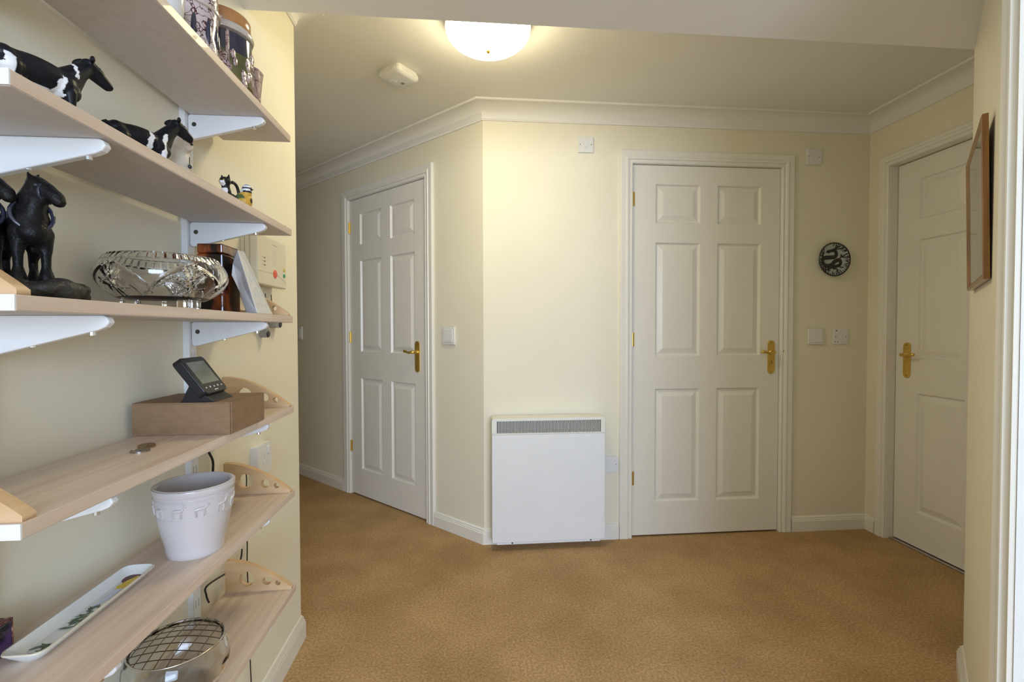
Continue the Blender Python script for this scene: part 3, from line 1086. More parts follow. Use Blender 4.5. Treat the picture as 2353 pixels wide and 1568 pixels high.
# ------------------------------------------------------------------ animals
def cow_mesh(u, head_up=.0, turn=0):
    mb = MB()

    def v(x, y, z): return Vector((x * u, y * u, z * u))

    def C(a, b, ra, rb): mb.cap(v(*a), v(*b), ra * u, rb * u, 14)
    mb.ell(v(-.12, 0, .74), (.60 * u, .235 * u, .255 * u))
    C((-.55, 0, .80), (.30, 0, .80), .165, .17)
    C((-.58, .06, .80), (-.40, .06, .66), .15, .16)
    C((-.58, -.06, .80), (-.40, -.06, .66), .15, .16)
    C((.22, 0, .70), (.36, 0, .64), .235, .16)
    C((.30, 0, .84), (.64, 0, 1.06 + head_up), .19, .115)
    C((.36, 0, .66), (.60, 0, .96 + head_up), .13, .07)
    hx, hz = .66, 1.11 + head_up
    C((hx, 0, hz), (hx + .15, 0, hz - .07), .125, .112)
    C((hx + .13, 0, hz - .07), (hx + .33, 0, hz - .20), .105, .078)
    C((hx + .04, 0, hz - .12), (hx + .31, 0, hz - .235), .085, .060)
    mb.ell(v(hx + .36, 0, hz - .215), (.05 * u, .075 * u, .06 * u))
    for s_ in (-1, 1):
        R_ = Matrix.Rotation(s_ * .5, 3, 'Z') @ Matrix.Rotation(-.35 * s_, 3, 'X')
        mb.ell(v(hx - .04, s_ * .17, hz + .075), (.04 * u, .115 * u, .062 * u), R=R_)
        C((.28, s_ * .13, .58), (.30, s_ * .135, .33), .10, .055)
        C((.30, s_ * .135, .33), (.29, s_ * .135, .06), .05, .042)
        C((.29, s_ * .135, .06), (.31, s_ * .135, .03), .05, .05)
        C((-.54, s_ * .14, .64), (-.50, s_ * .145, .46), .16, .09)
        C((-.50, s_ * .145, .46), (-.60, s_ * .145, .32), .085, .052)
        C((-.60, s_ * .145, .32), (-.57, s_ * .145, .06), .05, .042)
        C((-.57, s_ * .145, .06), (-.55, s_ * .145, .03), .05, .05)
    mb.ell(v(-.34, 0, .50), (.11 * u, .10 * u, .08 * u))
    mb.tube([v(-.70, 0, .90), v(-.78, 0, .86), v(-.80, 0, .70), v(-.79, 0, .50)], [.035 * u, .028 * u, .022 * u, .02 * u], 8)
    mb.ell(v(-.79, 0, .42), (.03 * u, .03 * u, .09 * u))
    return mb, hx * u, hz * u


BLK, WHT = (.004, .005, .009), (.80, .79, .78)


def cow_col(u, bands, hx, hz, muzzle):
    def fn(co):
        x, y, z = co.x / u, co.y / u, co.z / u
        jit = noise.noise(Vector((x * 5, y * 5, z * 5))) * .06 + noise.noise(Vector((x * 14, y * 14, z * 14 + 7))) * .03
        if z < .30:
            return WHT if z > .06 else (.25, .2, .16)
        if z < .52 and -.45 < x < .2:
            return WHT
        if muzzle and (x - hx / u) > .35:
            return (.55, .33, .30)
        for (xc, wd_, za, zb) in bands:
            if abs(x - xc - .12 * (z - .8) + jit) < wd_ * (1 - .55 * (z - za) / (zb - za)) and za < z + jit * .6 < zb:
                return WHT
        return BLK
    return fn


def make_cow(loc, rz, u, label, head_up, bands, muzzle):
    r = empty('cow_figurine', loc, rz, label, 'figurine', 'cow figurines')
    mb, hx, hz = cow_mesh(u, head_up)
    sculpt('body', mb, u * .016, 5, 'cow_paint', r, cow_col(u, bands, hx, hz, muzzle))
    for s_ in (-1, 1):
        MB().ell((hx + .125 * u, s_ * .098 * u, hz + .005 * u), (.02 * u, .012 * u, .018 * u)).build('eye', 'harness', r, smooth=80)
    return r


# cow by the wall end of the shelf: rear near the wall, head towards the far end
def heading(p, q): return math.atan2(q[1] - p[1], q[0] - p[0])


make_cow((-.534, .866, ZT[1]), 1.096, .078, 'black and white cow figurine with narrow white shoulder stripes', .22,
         [(.0, .075, .30, 1.0), (.30, .05, .30, .98)], True)
make_cow((-.516, .652, ZT[1]), 1.22, .074, 'black and white cow figurine with a white belly and flank patch', .14,
         [(.14, .09, .30, .78), (.34, .035, .86, 1.25), (-.60, .10, .30, .80)], False)


# pair of heavy horses on a rock
def horse_mesh(u, head_turn):
    mb = MB()

    def v(x, y, z): return Vector((x * u, y * u, z * u))

    def C(a, b, ra, rb): mb.cap(v(*a), v(*b), ra * u, rb * u, 14)
    C((-.40, 0, .78), (.12, 0, .76), .20, .205)
    mb.ell(v(-.14, 0, .70), (.36 * u, .215 * u, .19 * u))
    C((-.44, .07, .80), (-.46, .09, .62), .17, .13)
    C((-.44, -.07, .80), (-.46, -.09, .62), .17, .13)
    C((.14, 0, .74), (.22, 0, .62), .20, .16)
    # arched neck
    C((.08, 0, .84), (.15, head_turn * .02, 1.04), .185, .155)
    C((.15, head_turn * .02, 1.04), (.17, head_turn * .05, 1.20), .155, .115)
    C((.20, 0, .72), (.24, head_turn * .03, 1.02), .13, .10)
    # head, turned
    hd = Vector((.66, head_turn * .50, -.56)).normalized()
    p0 = Vector((.18, head_turn * .06, 1.23))
    p1 = p0 + hd * .14
    p2 = p0 + hd * .29
    C(p0, p1, .12, .112)
    C(p1, p2, .108, .088)
    C(p0 + Vector((.02, 0, -.09)), p1 + Vector((0, 0, -.07)), .10, .085)
    C(p2 + Vector((0, 0, -.01)), p2 + hd * .03 + Vector((0, 0, -.03)), .086, .075)
    side = Vector((-hd.y, hd.x, 0)).normalized()
    for s_ in (-1, 1):
        e0 = p0 - hd * .04 + side * s_ * .06 + Vector((0, 0, .07))
        C(e0, e0 - hd * .03 + side * s_ * .02 + Vector((0, 0, .065)), .034, .012)
        # forelegs with feathered hooves
        C((.16, s_ * .12, .62), (.17, s_ * .13, .36), .105, .062)
        C((.17, s_ * .13, .36), (.17, s_ * .13, .16), .058, .05)
        C((.17, s_ * .13, .15), (.19, s_ * .13, .04), .062, .088)
        C((-.44, s_ * .13, .62), (-.40, s_ * .135, .46), .15, .085)
        C((-.40, s_ * .135, .46), (-.52, s_ * .135, .34), .08, .055)
        C((-.52, s_ * .135, .34), (-.48, s_ * .135, .15), .055, .05)
        C((-.48, s_ * .135, .15), (-.45, s_ * .135, .04), .062, .088)
    # mane and tail
    for i in range(6):
        t = i / 5
        mb.ell(v(.0 + .12 * t, head_turn * .04 * t, .98 + .32 * t), (.07 * u, .045 * u, .06 * u))
    C((-.60, 0, .84), (-.66, 0, .42), .05, .06)
    return mb, p0, p1, p2, hd, side


hr = empty('horse_pair_figurine', (-.528, .618, ZT[2]), 0, 'black figurine of two heavy horses standing on a rock', 'figurine')
mb = MB()
rnd = random.Random(5)
mb.ell((0, 0, .008), (.060, .058, .015))
for i in range(26):
    a_ = 2 * PI * i / 26
    mb.ell((.050 * math.cos(a_), .050 * math.sin(a_), .007 + rnd.uniform(0, .006)), (rnd.uniform(.012, .02), rnd.uniform(.012, .02), rnd.uniform(.008, .016)))
for i in range(20):
    mb.ell((rnd.uniform(-.045, .045), rnd.uniform(-.045, .045), .014), (.014, .014, .009))
mb.box(-.05, .05, -.05, .05, 0, .01)
o = sculpt('rock_base', mb, .003, 2, 'rock_black', hr)
for v_ in o.data.vertices:
    v_.co.z = max(v_.co.z, 0)
HU = .091
for k, (hx_, hy_, rz_h, ht, tw) in enumerate(((.016, .001, -.70, 1, .03), (-.020, -.020, -.66, .95, 0))):
    mbh, p0, p1, p2, hd, side = horse_mesh(HU, ht)
    o = sculpt('horse', mbh, .0022, 4, 'horse_black', hr)
    o.location = (hx_, hy_, .020)
    o.rotation_euler = (0, 0, rz_h)
    ring = []
    for i in range(20):
        a_ = 2 * PI * i / 20
        ring.append(Vector((.215 + .075 * math.cos(a_), .20 * math.sin(a_), .84 - .20 * math.cos(a_))) * HU)
    MB().tube(ring, .0022, 8, True).build('collar', 'harness', o, smooth=60)
    br = [p1 + (side * math.cos(a_) * .116 + Vector((0, 0, 1)) * math.sin(a_) * .122) - Vector((0, 0, .022)) for a_ in [2 * PI * i / 16 for i in range(16)]]
    MB().tube([q_ * HU for q_ in br], .0018, 6, True).build('bridle', 'harness', o, smooth=60)
    for s_ in (-1, 1):
        MB().ell((p0 + hd * .10 + side * s_ * .108 + Vector((0, 0, .03))) * HU, (.0022, .0022, .0020)).build('eye', 'harness', o, smooth=80)

# sitting cream dog ornament
pd = onx(408, 350, -.555)
dog = empty('dog_figurine', (-.560, .985, ZT[1]), -.3, 'cream shaggy sitting dog figurine behind the striped cow', 'figurine')
mb = MB()
u = .112
for c_, r_ in (((0, 0, .30), (.30, .26, .32)), ((.10, 0, .52), (.22, .22, .30)), ((.16, 0, .84), (.20, .19, .19)), ((.30, 0, .80), (.11, .10, .09)), ((.22, .12, .12), (.12, .09, .14)), ((.22, -.12, .12), (.12, .09, .14)),
               ((.10, .18, .82), (.07, .06, .15)), ((.10, -.18, .82), (.07, .06, .15)), ((-.05, .2, .14), (.22, .12, .15)), ((-.05, -.2, .14), (.22, .12, .15)), ((.34, .12, .05), (.10, .07, .06)), ((.34, -.12, .05), (.10, .07, .06))):
    mb.ell(Vector(c_) * u, Vector(r_) * u)
rnd = random.Random(2)
for i in range(60):
    a_, z_ = rnd.uniform(0, 2 * PI), rnd.uniform(.1, .7)
    rr = .24 - .1 * abs(z_ - .3)
    mb.ell(Vector((.04 + rr * math.cos(a_), rr * math.sin(a_), z_)) * u, Vector((.05, .05, .09)) * u)
mb.box(-.2 * u, .3 * u, -.2 * u, .2 * u, 0, .1 * u)
sculpt('body', mb, .002, 1, 'cream_fur', dog)
for s_ in (-1, 1):
    MB().ell(Vector((.325, s_ * .07, .89)) * u, (.0022,) * 3).build('eye', 'harness', dog, smooth=80)
MB().ell(Vector((.405, 0, .83)) * u, (.003, .003, .0025)).build('nose', 'harness', dog, smooth=80)
MB().tube([Vector((.36, .0, .62)) * u, Vector((.36, 0, .50)) * u], .0008, 6).build('tag_cord', 'harness', dog)
MB().ell(Vector((.365, 0, .46)) * u, (.003, .004, .004)).build('tag', 'harness', dog, smooth=80)

# cat with a curled tail
pc = onx(525, 430, -.50)
cat_ = empty('cat_figurine', (-.500, pc.y, ZT[1]), -1.77, 'small black and white cat figurine with a curled tail', 'figurine')
mb = MB()
u = .058
for c_, r_ in (((-.10, 0, .28), (.30, .24, .28)), ((.12, 0, .46), (.17, .17, .34)), ((.18, 0, .90), (.20, .19, .17)), ((.34, 0, .85), (.07, .08, .06)), ((.26, .1, .15), (.08, .07, .18)), ((.26, -.1, .15), (.08, .07, .18))):
    mb.ell(Vector(c_) * u, Vector(r_) * u)
for s_ in (-1, 1):
    mb.cap(Vector((.16, s_ * .11, 1.0)) * u, Vector((.15, s_ * .145, 1.16)) * u, .07 * u, .015 * u)
mb.cap(Vector((.12, 0, .62)) * u, Vector((.17, 0, .82)) * u, .14 * u, .13 * u)


def cat_col(co):
    x, y, z = co.x / u, co.y / u, co.z / u
    if x > .20 and z < .66 and abs(y) < .13:
        return WHT
    if x > .28 and .66 <= z < .90 and abs(y) < .10:
        return WHT
    return (.012, .011, .01)


sculpt('body', mb, .0012, 3, 'cow_paint', cat_, cat_col)
MB().tube(smooth_path([Vector(p_) * u for p_ in ((-.36, 0, .10), (-.52, 0, .30), (-.56, 0, .62), (-.46, 0, .90), (-.26, 0, 1.0), (-.18, 0, .96))], 5), .055 * u, 8).build('tail', 'black_plastic', cat_, smooth=60)
for s_ in (-1, 1):
    MB().ell(Vector((.345, s_ * .075, .92)) * u, (.0014,) * 3).build('eye', 'paint_yellow', cat_, smooth=80)

# blue tit
pb = onx(565, 440, -.478)
bird = empty('bird_figurine', (-.478, pb.y - .012, ZT[1]), -.2, 'small yellow and blue-capped bird figurine beside the cat', 'figurine')
mb = MB()
u = .052
for c_, r_ in (((0, 0, .38), (.36, .30, .36)), ((.12, 0, .70), (.22, .21, .24)), ((.16, 0, .86), (.20, .19, .19)), ((-.30, 0, .30), (.24, .12, .10))):
    mb.ell(Vector(c_) * u, Vector(r_) * u)
mb.cap(Vector((.32, 0, .85)) * u, Vector((.46, 0, .82)) * u, .05 * u, .012 * u)
mb.box(-.1 * u, .12 * u, -.1 * u, .1 * u, 0, .1 * u)


def bird_col(co):
    x, y, z = co.x / u, co.y / u, co.z / u
    if x > .34:
        return (.02, .02, .025)
    if z > .98:
        return (.30, .36, .40)
    if .84 < z < .90 and x > .05:
        return (.012, .012, .015)
    if .70 < z <= .98:
        return (.012, .012, .015) if (z < .76 and x > .12) else WHT
    if x < -.02 + .25 * (.5 - z) or (abs(y) > .22 and z > .42):
        return (.10, .13, .05)
    return (.62, .36, .05)


sculpt('body', mb, .001, 3, 'cow_paint', bird, bird_col)
pk = onx(582, 462, -.455)
MB().ell((0, 0, .0028), (.004, .004, .0028)).build('pebble_trinket', 'bookend_wood', loc=(-.456, 1.268, ZT[1]), smooth=60)
tag(bpy.data.objects['pebble_trinket'], 'tiny brown trinket on the shelf edge past the bird', 'trinket')

# ------------------------------------------------------------------ pottery on the top shelf
jx, jy = -.525, 1.108
jar = empty('lidded_jar', (jx, jy, ZT[0]), 0, 'dark blue glazed pottery jar with tan lid and relief figures', 'jar')
JR = .058
MB().lathe([(0, 0), (.050, 0), (.054, .006), (.056, .03), (JR, .09), (JR, .125), (.052, .130), (.046, .131), (0, .131)], 48).build('body', 'jar_blue', jar, smooth=40)
MB().lathe([(.0555, .026), (JR + .0015, .028), (JR + .002, .08), (JR + .001, .086), (JR - .001, .086)], 48).build('olive_glaze_band', 'jar_olive', jar, smooth=60)
MB().lathe([(.052, .129), (.0605, .131), (.0625, .137), (.0605, .144), (.056, .148), (.05, .148)], 48).build('rim_ring', 'jar_cream', jar, smooth=50)
MB().lathe([(.05, .147), (.055, .148), (.0565, .152), (.0565, .170), (.054, .174), (0, .176)], 48).build('lid', 'jar_tan', jar, smooth=40)
rnd = random.Random(11)
mb = MB()
for i in range(46):
    a_ = -1.25 + rnd.uniform(-1.2, 1.5)
    z_ = rnd.uniform(.012, .098)
    mb.ell((JR * math.cos(a_), JR * math.sin(a_), z_), (.0085 if abs(math.sin(a_)) > .7 else .004, .004 if abs(math.sin(a_)) > .7 else .0085, .011), nu=10, nv=6)
mb.tube([((JR + .001) * math.cos(-.95), (JR + .001) * math.sin(-.95), z_) for z_ in (.02, .06, .125)], .004, 8)
o = sculpt('relief_figures', mb, .0016, 1, 'jar_relief', jar)
mb = MB()
for a_ in (-1.7, -1.6):
    mb.tube(smooth_path([((JR + .001) * math.cos(a_ + q_[0]), (JR + .001) * math.sin(a_ + q_[0]), q_[1]) for q_ in ((-.1, .09), (0, .105), (.1, .118), (.2, .115), (.2, .105))], 4), .0025, 8)
mb.build('green_scroll', 'paint_green', jar, smooth=60)
tk = empty('tall_relief_stein', (-.517, .968, ZT[0]), 0, 'tall pottery stein with pink crackled relief, cut off by the shelf edge', 'stein')
MB().lathe([(0, 0), (.050, 0), (.052, .01), (.046, .05), (.050, .10), (.047, .17), (.050, .20), (.048, .205), (.042, .205), (.040, .19), (0, .02)], 48,
           rfun=lambda r_, z_, a_, j: r_ * (1 + .02 * math.sin(7 * a_ + 30 * z_) * (1 if .02 < z_ < .19 else 0))).build('body', 'jar_crackle', tk, smooth=50)
MB().lathe([(.0465, .095), (.0525, .098), (.0525, .103), (.0465, .106)], 40).build('raised_band', 'jar_cream', tk, smooth=50)
mb = MB()
for a_ in (-.9, -.35, .1, .55):
    mb.ell((.0455 * math.cos(a_), .0455 * math.sin(a_), .055), (.005, .005, .028))
mb.build('blue_panels', 'jar_blue', tk, smooth=60)
MB().tube(smooth_path([(-.04, -.028, .17), (-.062, -.045, .16), (-.068, -.05, .10), (-.045, -.034, .05)], 5), .006, 10).build('stein_handle', 'jar_grey', tk, smooth=60)
vz = empty('relief_vase', (-.520, 1.226, ZT[0]), 0, 'narrow pinkish relief pottery vase behind the lidded jar', 'vase')
MB().lathe([(0, 0), (.026, 0), (.028, .01), (.026, .06), (.029, .11), (.031, .125), (.027, .126), (.022, .10), (0, .02)], 36,
           rfun=lambda r_, z_, a_, j: r_ * (1 + .05 * math.sin(5 * a_ + 40 * z_))).build('body', 'bark_relief', vz, smooth=60)
sm = empty('white_glazed_cup', (-.512, .875, ZT[0]), 0, 'pale glazed cup beside the tall pottery stein', 'cup')
MB().lathe([(0, 0), (.026, 0), (.032, .02), (.036, .07), (.034, .071), (.029, .02), (0, .008)], 36).build('body', 'glazed_white', sm, smooth=50)
MB().tube(smooth_path([(-.024, -.024, .055), (-.042, -.042, .05), (-.042, -.042, .025), (-.022, -.022, .018)], 5), .004, 8).build('cup_handle', 'glazed_white', sm, smooth=60)

# ------------------------------------------------------------------ crystal bowl
bowl = empty('crystal_bowl', (-.523, .893, ZT[2]), 0, 'cut crystal glass bowl with star cuts and stubby feet', 'bowl')
BH, BR = .088, .096
outer = []
for i in range(61):
    t = i / 60
    z_ = .014 + (BH - .014) * t
    rr = .056 + (BR - .056) * math.sin(min(1, t / .58) * PI / 2) ** .75
    if t > .6:
        rr -= .015 * ((t - .6) / .4) ** 1.7
    outer.append((rr, z_))
inner = [(r_ - .0065, max(z_, .021)) for r_, z_ in reversed(outer)]


def cut(r_, z_, a_, j):
    if j >= 61:
        return r_
    d_ = 0
    t = (z_ - .014) / (BH - .014)
    if t > .88:
        d_ += .0032 * abs(math.sin(a_ * 22))
    # pointed arches and star fans, six round the bowl
    k = (a_ / (2 * PI) * 5) % 1 - .5
    arch = .16 + .62 * (1 - abs(k) * 2) ** .6
    if abs(t - arch) < .05:
        d_ += .0036 * (1 - abs(t - arch) / .05)
    x, y = k * 2.6, (t - .42) * 1.1
    rad = math.hypot(x, y)
    if rad < .42:
        ph = math.atan2(y, x)
        d_ += .0036 * max(0, math.cos(ph * 10)) ** 2 * (1 - rad / .42) ** .4
    x2, y2 = ((k + .5) % 1 - .5) * 2.6, t - .22
    rad2 = math.hypot(x2, y2)
    if .06 < rad2 < .58 and y2 > 0:
        ph = math.atan2(y2, x2)
        d_ += .0038 * max(0, math.cos(ph * 9)) ** 3
    return r_ - d_


base_in = [(0, .021)]
MB().lathe([(0, .014)] + outer + [(outer[-1][0] - .003, BH + .0018)] + inner + base_in, 420, rfun=lambda r_, z_, a_, j: cut(r_, z_, a_, j - 1 if j else 99)).build('glass_body', 'crystal', bowl, smooth=28)
for k in range(3):
    a_ = -.25 + k * 2 * PI / 3
    R_ = Matrix.Rotation(a_, 4, 'Z')
    ft = MB().prism([(.036, -.016), (.062, -.012), (.062, .012), (.036, .016)], 0, .017, 'xy', R_)
    ft.build('glass_foot', 'crystal', bowl, bevel=.004)

# ------------------------------------------------------------------ tortoiseshell box, patterned ornament
bx = empty('tortoiseshell_box', (-.535, 1.105, ZT[2]), 0, 'tall dark tortoiseshell box leaning beside the crystal bowl', 'box')
MB().box(-.028, .024, -.036, .040, 0, .125).build('body', 'tortoise', bx, bevel=.003)
MB().box(-.0275, .0235, -.0355, .0395, .1253, .146).build('lid', 'tortoise', bx, bevel=.003)
MB().box(.0242, .0250, -.033, .037, .004, .120).build('front_panel', 'tortoise', bx)

# white leaning ornament: real solid, corners taken from its outline at the shelf depth
fr = [onx(592, 714, -.452), onx(628, 714, -.458), onx(561, 577, -.478), onx(545, 573, -.470)]
bkp = [onx(566, 714, -.486), onx(548, 668, -.495), onx(535, 632, -.500), onx(534, 605, -.500), onx(540, 580, -.488)]
zmin = ZT[2]
fr[0].z = fr[1].z = zmin
bkp[0].z = zmin
orn = empty('white_ornament', (fr[0].x, fr[0].y, zmin), 0, 'white leaning ornament with small cut leaf patterns on its face', 'ornament')
org = Vector((fr[0].x, fr[0].y, zmin))
wv = fr[1] - fr[0]
side_pts = [fr[0] - org] + [q_ - org for q_ in bkp] + [fr[3] - org]
wtop = fr[2] - fr[3]
vs = list(side_pts)
zt_ = fr[3].z - zmin
for q_ in side_pts:
    f_ = q_.z / zt_
    vs.append(q_ + wv * (1 - f_) + wtop * f_)
m_ = len(side_pts)
fs = [list(range(m_)), list(range(m_, 2 * m_))] + [(i, (i + 1) % m_, m_ + (i + 1) % m_, m_ + i) for i in range(m_)]
orn_body = MB().add(vs, fs).build('body', 'glazed_white', orn, bevel=.003, seg=3)
cutter = MB()
nrm = wv.cross(fr[3] - fr[0]).normalized()
if nrm.x < 0:
    nrm = -nrm
for k in range(15):
    f_ = .16 + .052 * k
    for s_ in ([.28, .5, .72] if k in (0, 3, 4, 8) else ([.35, .66] if k % 3 == 0 or k == 7 else [.5])):
        if k in (2, 6, 10, 12, 14):
            continue
        b0 = (fr[0] - org) * (1 - f_) + (fr[3] - org) * f_
        ww = wv * (1 - f_) + wtop * f_
        c_ = b0 + ww * s_ + nrm * .0003
        e1 = ww.normalized() * .0035
        e2 = (fr[3] - fr[0]).normalized() * .0045
        vs = [c_ - e2, c_ + e1 * .7, c_ + e2, c_ - e1 * .9]
        vs2 = [q_ + nrm * .004 for q_ in vs]
        vs = [q_ - nrm * .007 for q_ in vs]
        cutter.add(vs + vs2, [(0, 1, 2, 3), (4, 5, 6, 7), (0, 1, 5, 4), (1, 2, 6, 5), (2, 3, 7, 6), (3, 0, 4, 7)])
cut_o = cutter.build('tmp', 'glazed_white', orn)
bo = orn_body.modifiers.new('cut', 'BOOLEAN')
bo.operation, bo.solver, bo.object = 'DIFFERENCE', 'EXACT', cut_o
bo.use_self = True
bpy.context.view_layer.update()
bme = bpy.data.meshes.new_from_object(orn_body.evaluated_get(bpy.context.evaluated_depsgraph_get()))
orn_body.modifiers.clear()
orn_body.data = bme
bpy.data.objects.remove(cut_o)

# ------------------------------------------------------------------ intercom on the wall, its trunking, cable clips
i0, i1 = wpx(SHELF, 591, 545, .045), wpx(SHELF, 658, 655, .045)
iz0, iz1 = 1.283, 1.424
ic = empty('intercom_unit', SHELF @ Vector((i0.x, 0, iz0)), PI / 2, 'cream wall intercom with red, green and yellow buttons above the shelf end', 'intercom')
iw, ih = i1.x - i0.x, iz1 - iz0
MB().box(-.002, iw + .002, -.010, 0, .004, ih - .004).build('wall_plate', 'cream_plastic', ic, bevel=.001)
MB().box(.002, iw - .002, -.012, -.010, .006, ih - .006).build('inset_spacer', 'cream_plastic', ic)
MB().box(-.001, iw + .001, -.022, -.012, .002, ih - .002).build('middle_housing', 'cream_plastic', ic, bevel=.001)
MB().box(.003, iw - .003, -.024, -.022, .006, ih - .006).build('inset_spacer', 'cream_plastic', ic)
fc = MB().box(0, iw, -.045, -.024, 0, ih).build('front_housing', 'cream_plastic', ic, bevel=.003)
seam = smooth_path([(0.002, ih * .265), (iw * .45, ih * .275), (iw * .72, ih * .25), (iw - .002, ih * .12)], 6)
MB().tube([(x, -.0452, z) for x, z in seam], .0007, 6).build('seam_line', 'cream_plastic', fc)
for nm, xx, zz, rr, mm in (('red_button', .57, .27, .0125, 'red_button'), ('green_button', .905, .29, .006, 'green_button'), ('yellow_button', .905, .42, .006, 'yellow_button')):
    MB().lathe([(0, .003), (rr * .8, .003), (rr, .0015), (rr, 0)], 24, Matrix.Translation((iw * xx, -.045, ih * zz)) @ Matrix.Rotation(PI / 2, 4, 'X')).build(nm, mm, fc, smooth=50)
mb = MB()
for rr_ in (.003, .0075, .012, .0165):
    n_ = max(5, int(rr_ / .0006))
    for i in range(n_):
        a_ = 2 * PI * i / n_
        mb.box(-.0006, .0006, -.0453, -.045, -.0006, .0006, Matrix.Translation((iw * .57 + rr_ * math.cos(a_), 0, ih * .62 + rr_ * 1.15 * math.sin(a_))))
o = mb.build('speaker_grille', 'cream_plastic', fc)
o['kind'] = 'stuff'
for k in range(3):
    zz = ih * (.40 + .075 * k)
    MB().box(iw * .14, iw * .19, -.0453, -.045, zz, zz + .001).build('lamp_caption', 'grey_line', fc)
    MB().box(iw * .21, iw * .24, -.0455, -.045, zz - .0015, zz + .002).build('indicator_lamp', 'black_plastic', fc)
mb = MB()
for k in range(6):
    mb.box(iw * (.50 + .028 * k), iw * (.52 + .028 * k), -.0453, -.045, ih * .87, ih * .882)
mb.build('maker_mark', 'grey_line', fc)
tr = empty('cable_trunking', SHELF @ Vector((i0.x + iw * .46, 0, ZT[2] - .03)), PI / 2, 'short cream cable trunking beneath the wall intercom', 'trunking')
MB().box(-.022, .022, -.014, 0, 0, iz0 - ZT[2] + .03).build('cover', 'cream_plastic', tr, bevel=.001)
for k, (xa, xb) in enumerate(((.018, .002), (.062, .034))):
    c_ = MB().tube(smooth_path([(xa, -.018, .105), (xa - .004, -.02, .06), (xb, -.016, 0)], 4), .0013, 6).build('intercom_cable', 'harness', tr)
for k, (px_, py_, rot) in enumerate(((605, 757, .35), (632, 745, 1.2))):
    q_ = wpx(SHELF, px_, py_, .01)
    r = empty('wall_clip', SHELF @ Vector((q_.x, 0, q_.z)), PI / 2, ('grey wall clip with a black end hanging upright under the shelf' if k == 0 else 'grey wall clip with a black round end lying level'), 'wall clip')
    M_ = Matrix.Rotation(-rot if k == 0 else PI / 2, 4, 'Y')
    MB().prism(rrect(-.012, .012, -.024, .024, .006), -.022, 0, 'xz', M_).build('body', 'grey_clip', r, bevel=.002)
    MB().lathe([(0, .003), (.009, .003), (.011, 0)], 20, Matrix.Translation((.010 if k else .004, -.022, 0 if k else -.014)) @ Matrix.Rotation(PI / 2, 4, 'X')).build('black_end', 'black_plastic', r, smooth=50)
    MB().box(-.004, .004, -.012, 0, .018, .03, M_).build('hook', 'white_plastic', r)

# ------------------------------------------------------------------ cardboard box and smart display, coins
cb = empty('cardboard_box', (-.4415, .941, ZT[3]), -.012, 'flat brown cardboard box under the black smart meter display', 'box')
bw_, bd_, bh_ = .172, .143, .060
MB().box(-bw_, 0, 0, bd_, 0, bh_ - .002).build('carton', 'cardboard', cb, bevel=.001)
MB().box(-bw_ - .001, .001, .002, bd_ + .001, bh_ - .002, bh_).build('lid_flap', 'cardboard', cb)
MB().box(.0002, .0022, .004, bd_, .002, bh_).build('side_flap', 'cardboard', cb)
ztop = ZT[3] + bh_
pa, pb_ = onz(490, 926, ztop), onz(541, 910, ztop)
wd_ = Vector((pb_.x - pa.x, pb_.y - pa.y))
rz_ = math.atan2(wd_.y, wd_.x)
mid = (pa + pb_) / 2
dw_ = .088
sd = empty('smart_meter_display', (mid.x, mid.y, ztop), rz_, 'black smart meter display tilted back on its stand', 'display')
dw_ = max(.07, min(.09, wd_.length * 1.08))
Mf = Matrix.Translation((0, .012, .016)) @ Matrix.Rotation(-.62, 4, 'X')
dh_ = .082
MB().prism(rrect(-dw_ / 2, dw_ / 2, 0, dh_, .009), 0, .017, 'xz', Mf).build('housing', 'black_plastic', sd, bevel=.002)
MB().prism([(.0, 0), (.062, 0), (.058, .004), (.046, .030), (.056, .050), (.046, .050), (.030, .022), (.012, .008)], -dw_ / 2 + .006, dw_ / 2 - .006, 'yz').build('stand', 'black_plastic', sd, bevel=.001)
MB().box(-dw_ * .36, dw_ * .36, -.0007, .001, dh_ * .26, dh_ * .86, Mf).build('screen', 'lcd', sd)
for k in range(5):
    xx = -dw_ * .34 + k * dw_ * .17
    MB().box(xx - .0012, xx + .0012, -.0008, .001, dh_ * .135, dh_ * .165 + (.001 if k % 2 else 0), Mf).build('touch_key_mark', 'white_plastic', sd)
mb = MB()
for k in range(5):
    mb.box(-.006 + k * .0026, -.0045 + k * .0026, -.0008, .001, dh_ * .055, dh_ * .075, Mf)
mb.build('maker_mark', 'white_plastic', sd)
cp1, cp2 = onz(322, 1038, ZT[3]), onz(337, 1028, ZT[3])
for nm, lb, q_, rr, mm, zz, tl in (('coin', 'silver coin lying flat on the shelf', cp1, .0135, 'coin_silver', 0, 0), ('coin', 'bronze coin resting on the edge of the silver coin', cp2, .0125, 'coin_gold', .0012, .12)):
    r = empty(nm, (q_.x, q_.y, ZT[3] + zz), 0, lb, 'coin', 'coins on the shelf')
    r.rotation_euler = (tl, 0, .4)
    MB().lathe([(0, 0), (rr, 0), (rr, .0024), (rr - .0012, .0026), (rr - .0016, .0021), (0, .0021)], 36).build('disc', mm, r, smooth=30)
    MB().ell((0, 0, .0022), (rr * .5, rr * .6, .0006)).build('embossed_head', mm, r, smooth=60)

# ------------------------------------------------------------------ pot, tray, tin
pot = empty('ceramic_pot', (-.509, .948, ZT[4]), 0, 'white glazed ceramic pot with a raised band of animals', 'pot')
PT, PB, PH = .0650, .0425, .128


def pr_(z_):
    t = z_ / PH
    return PB + (PT - PB) * (t ** .85) + .003 * math.sin(t * PI) - (.004 * max(0, (.12 - t) / .12) * -1)


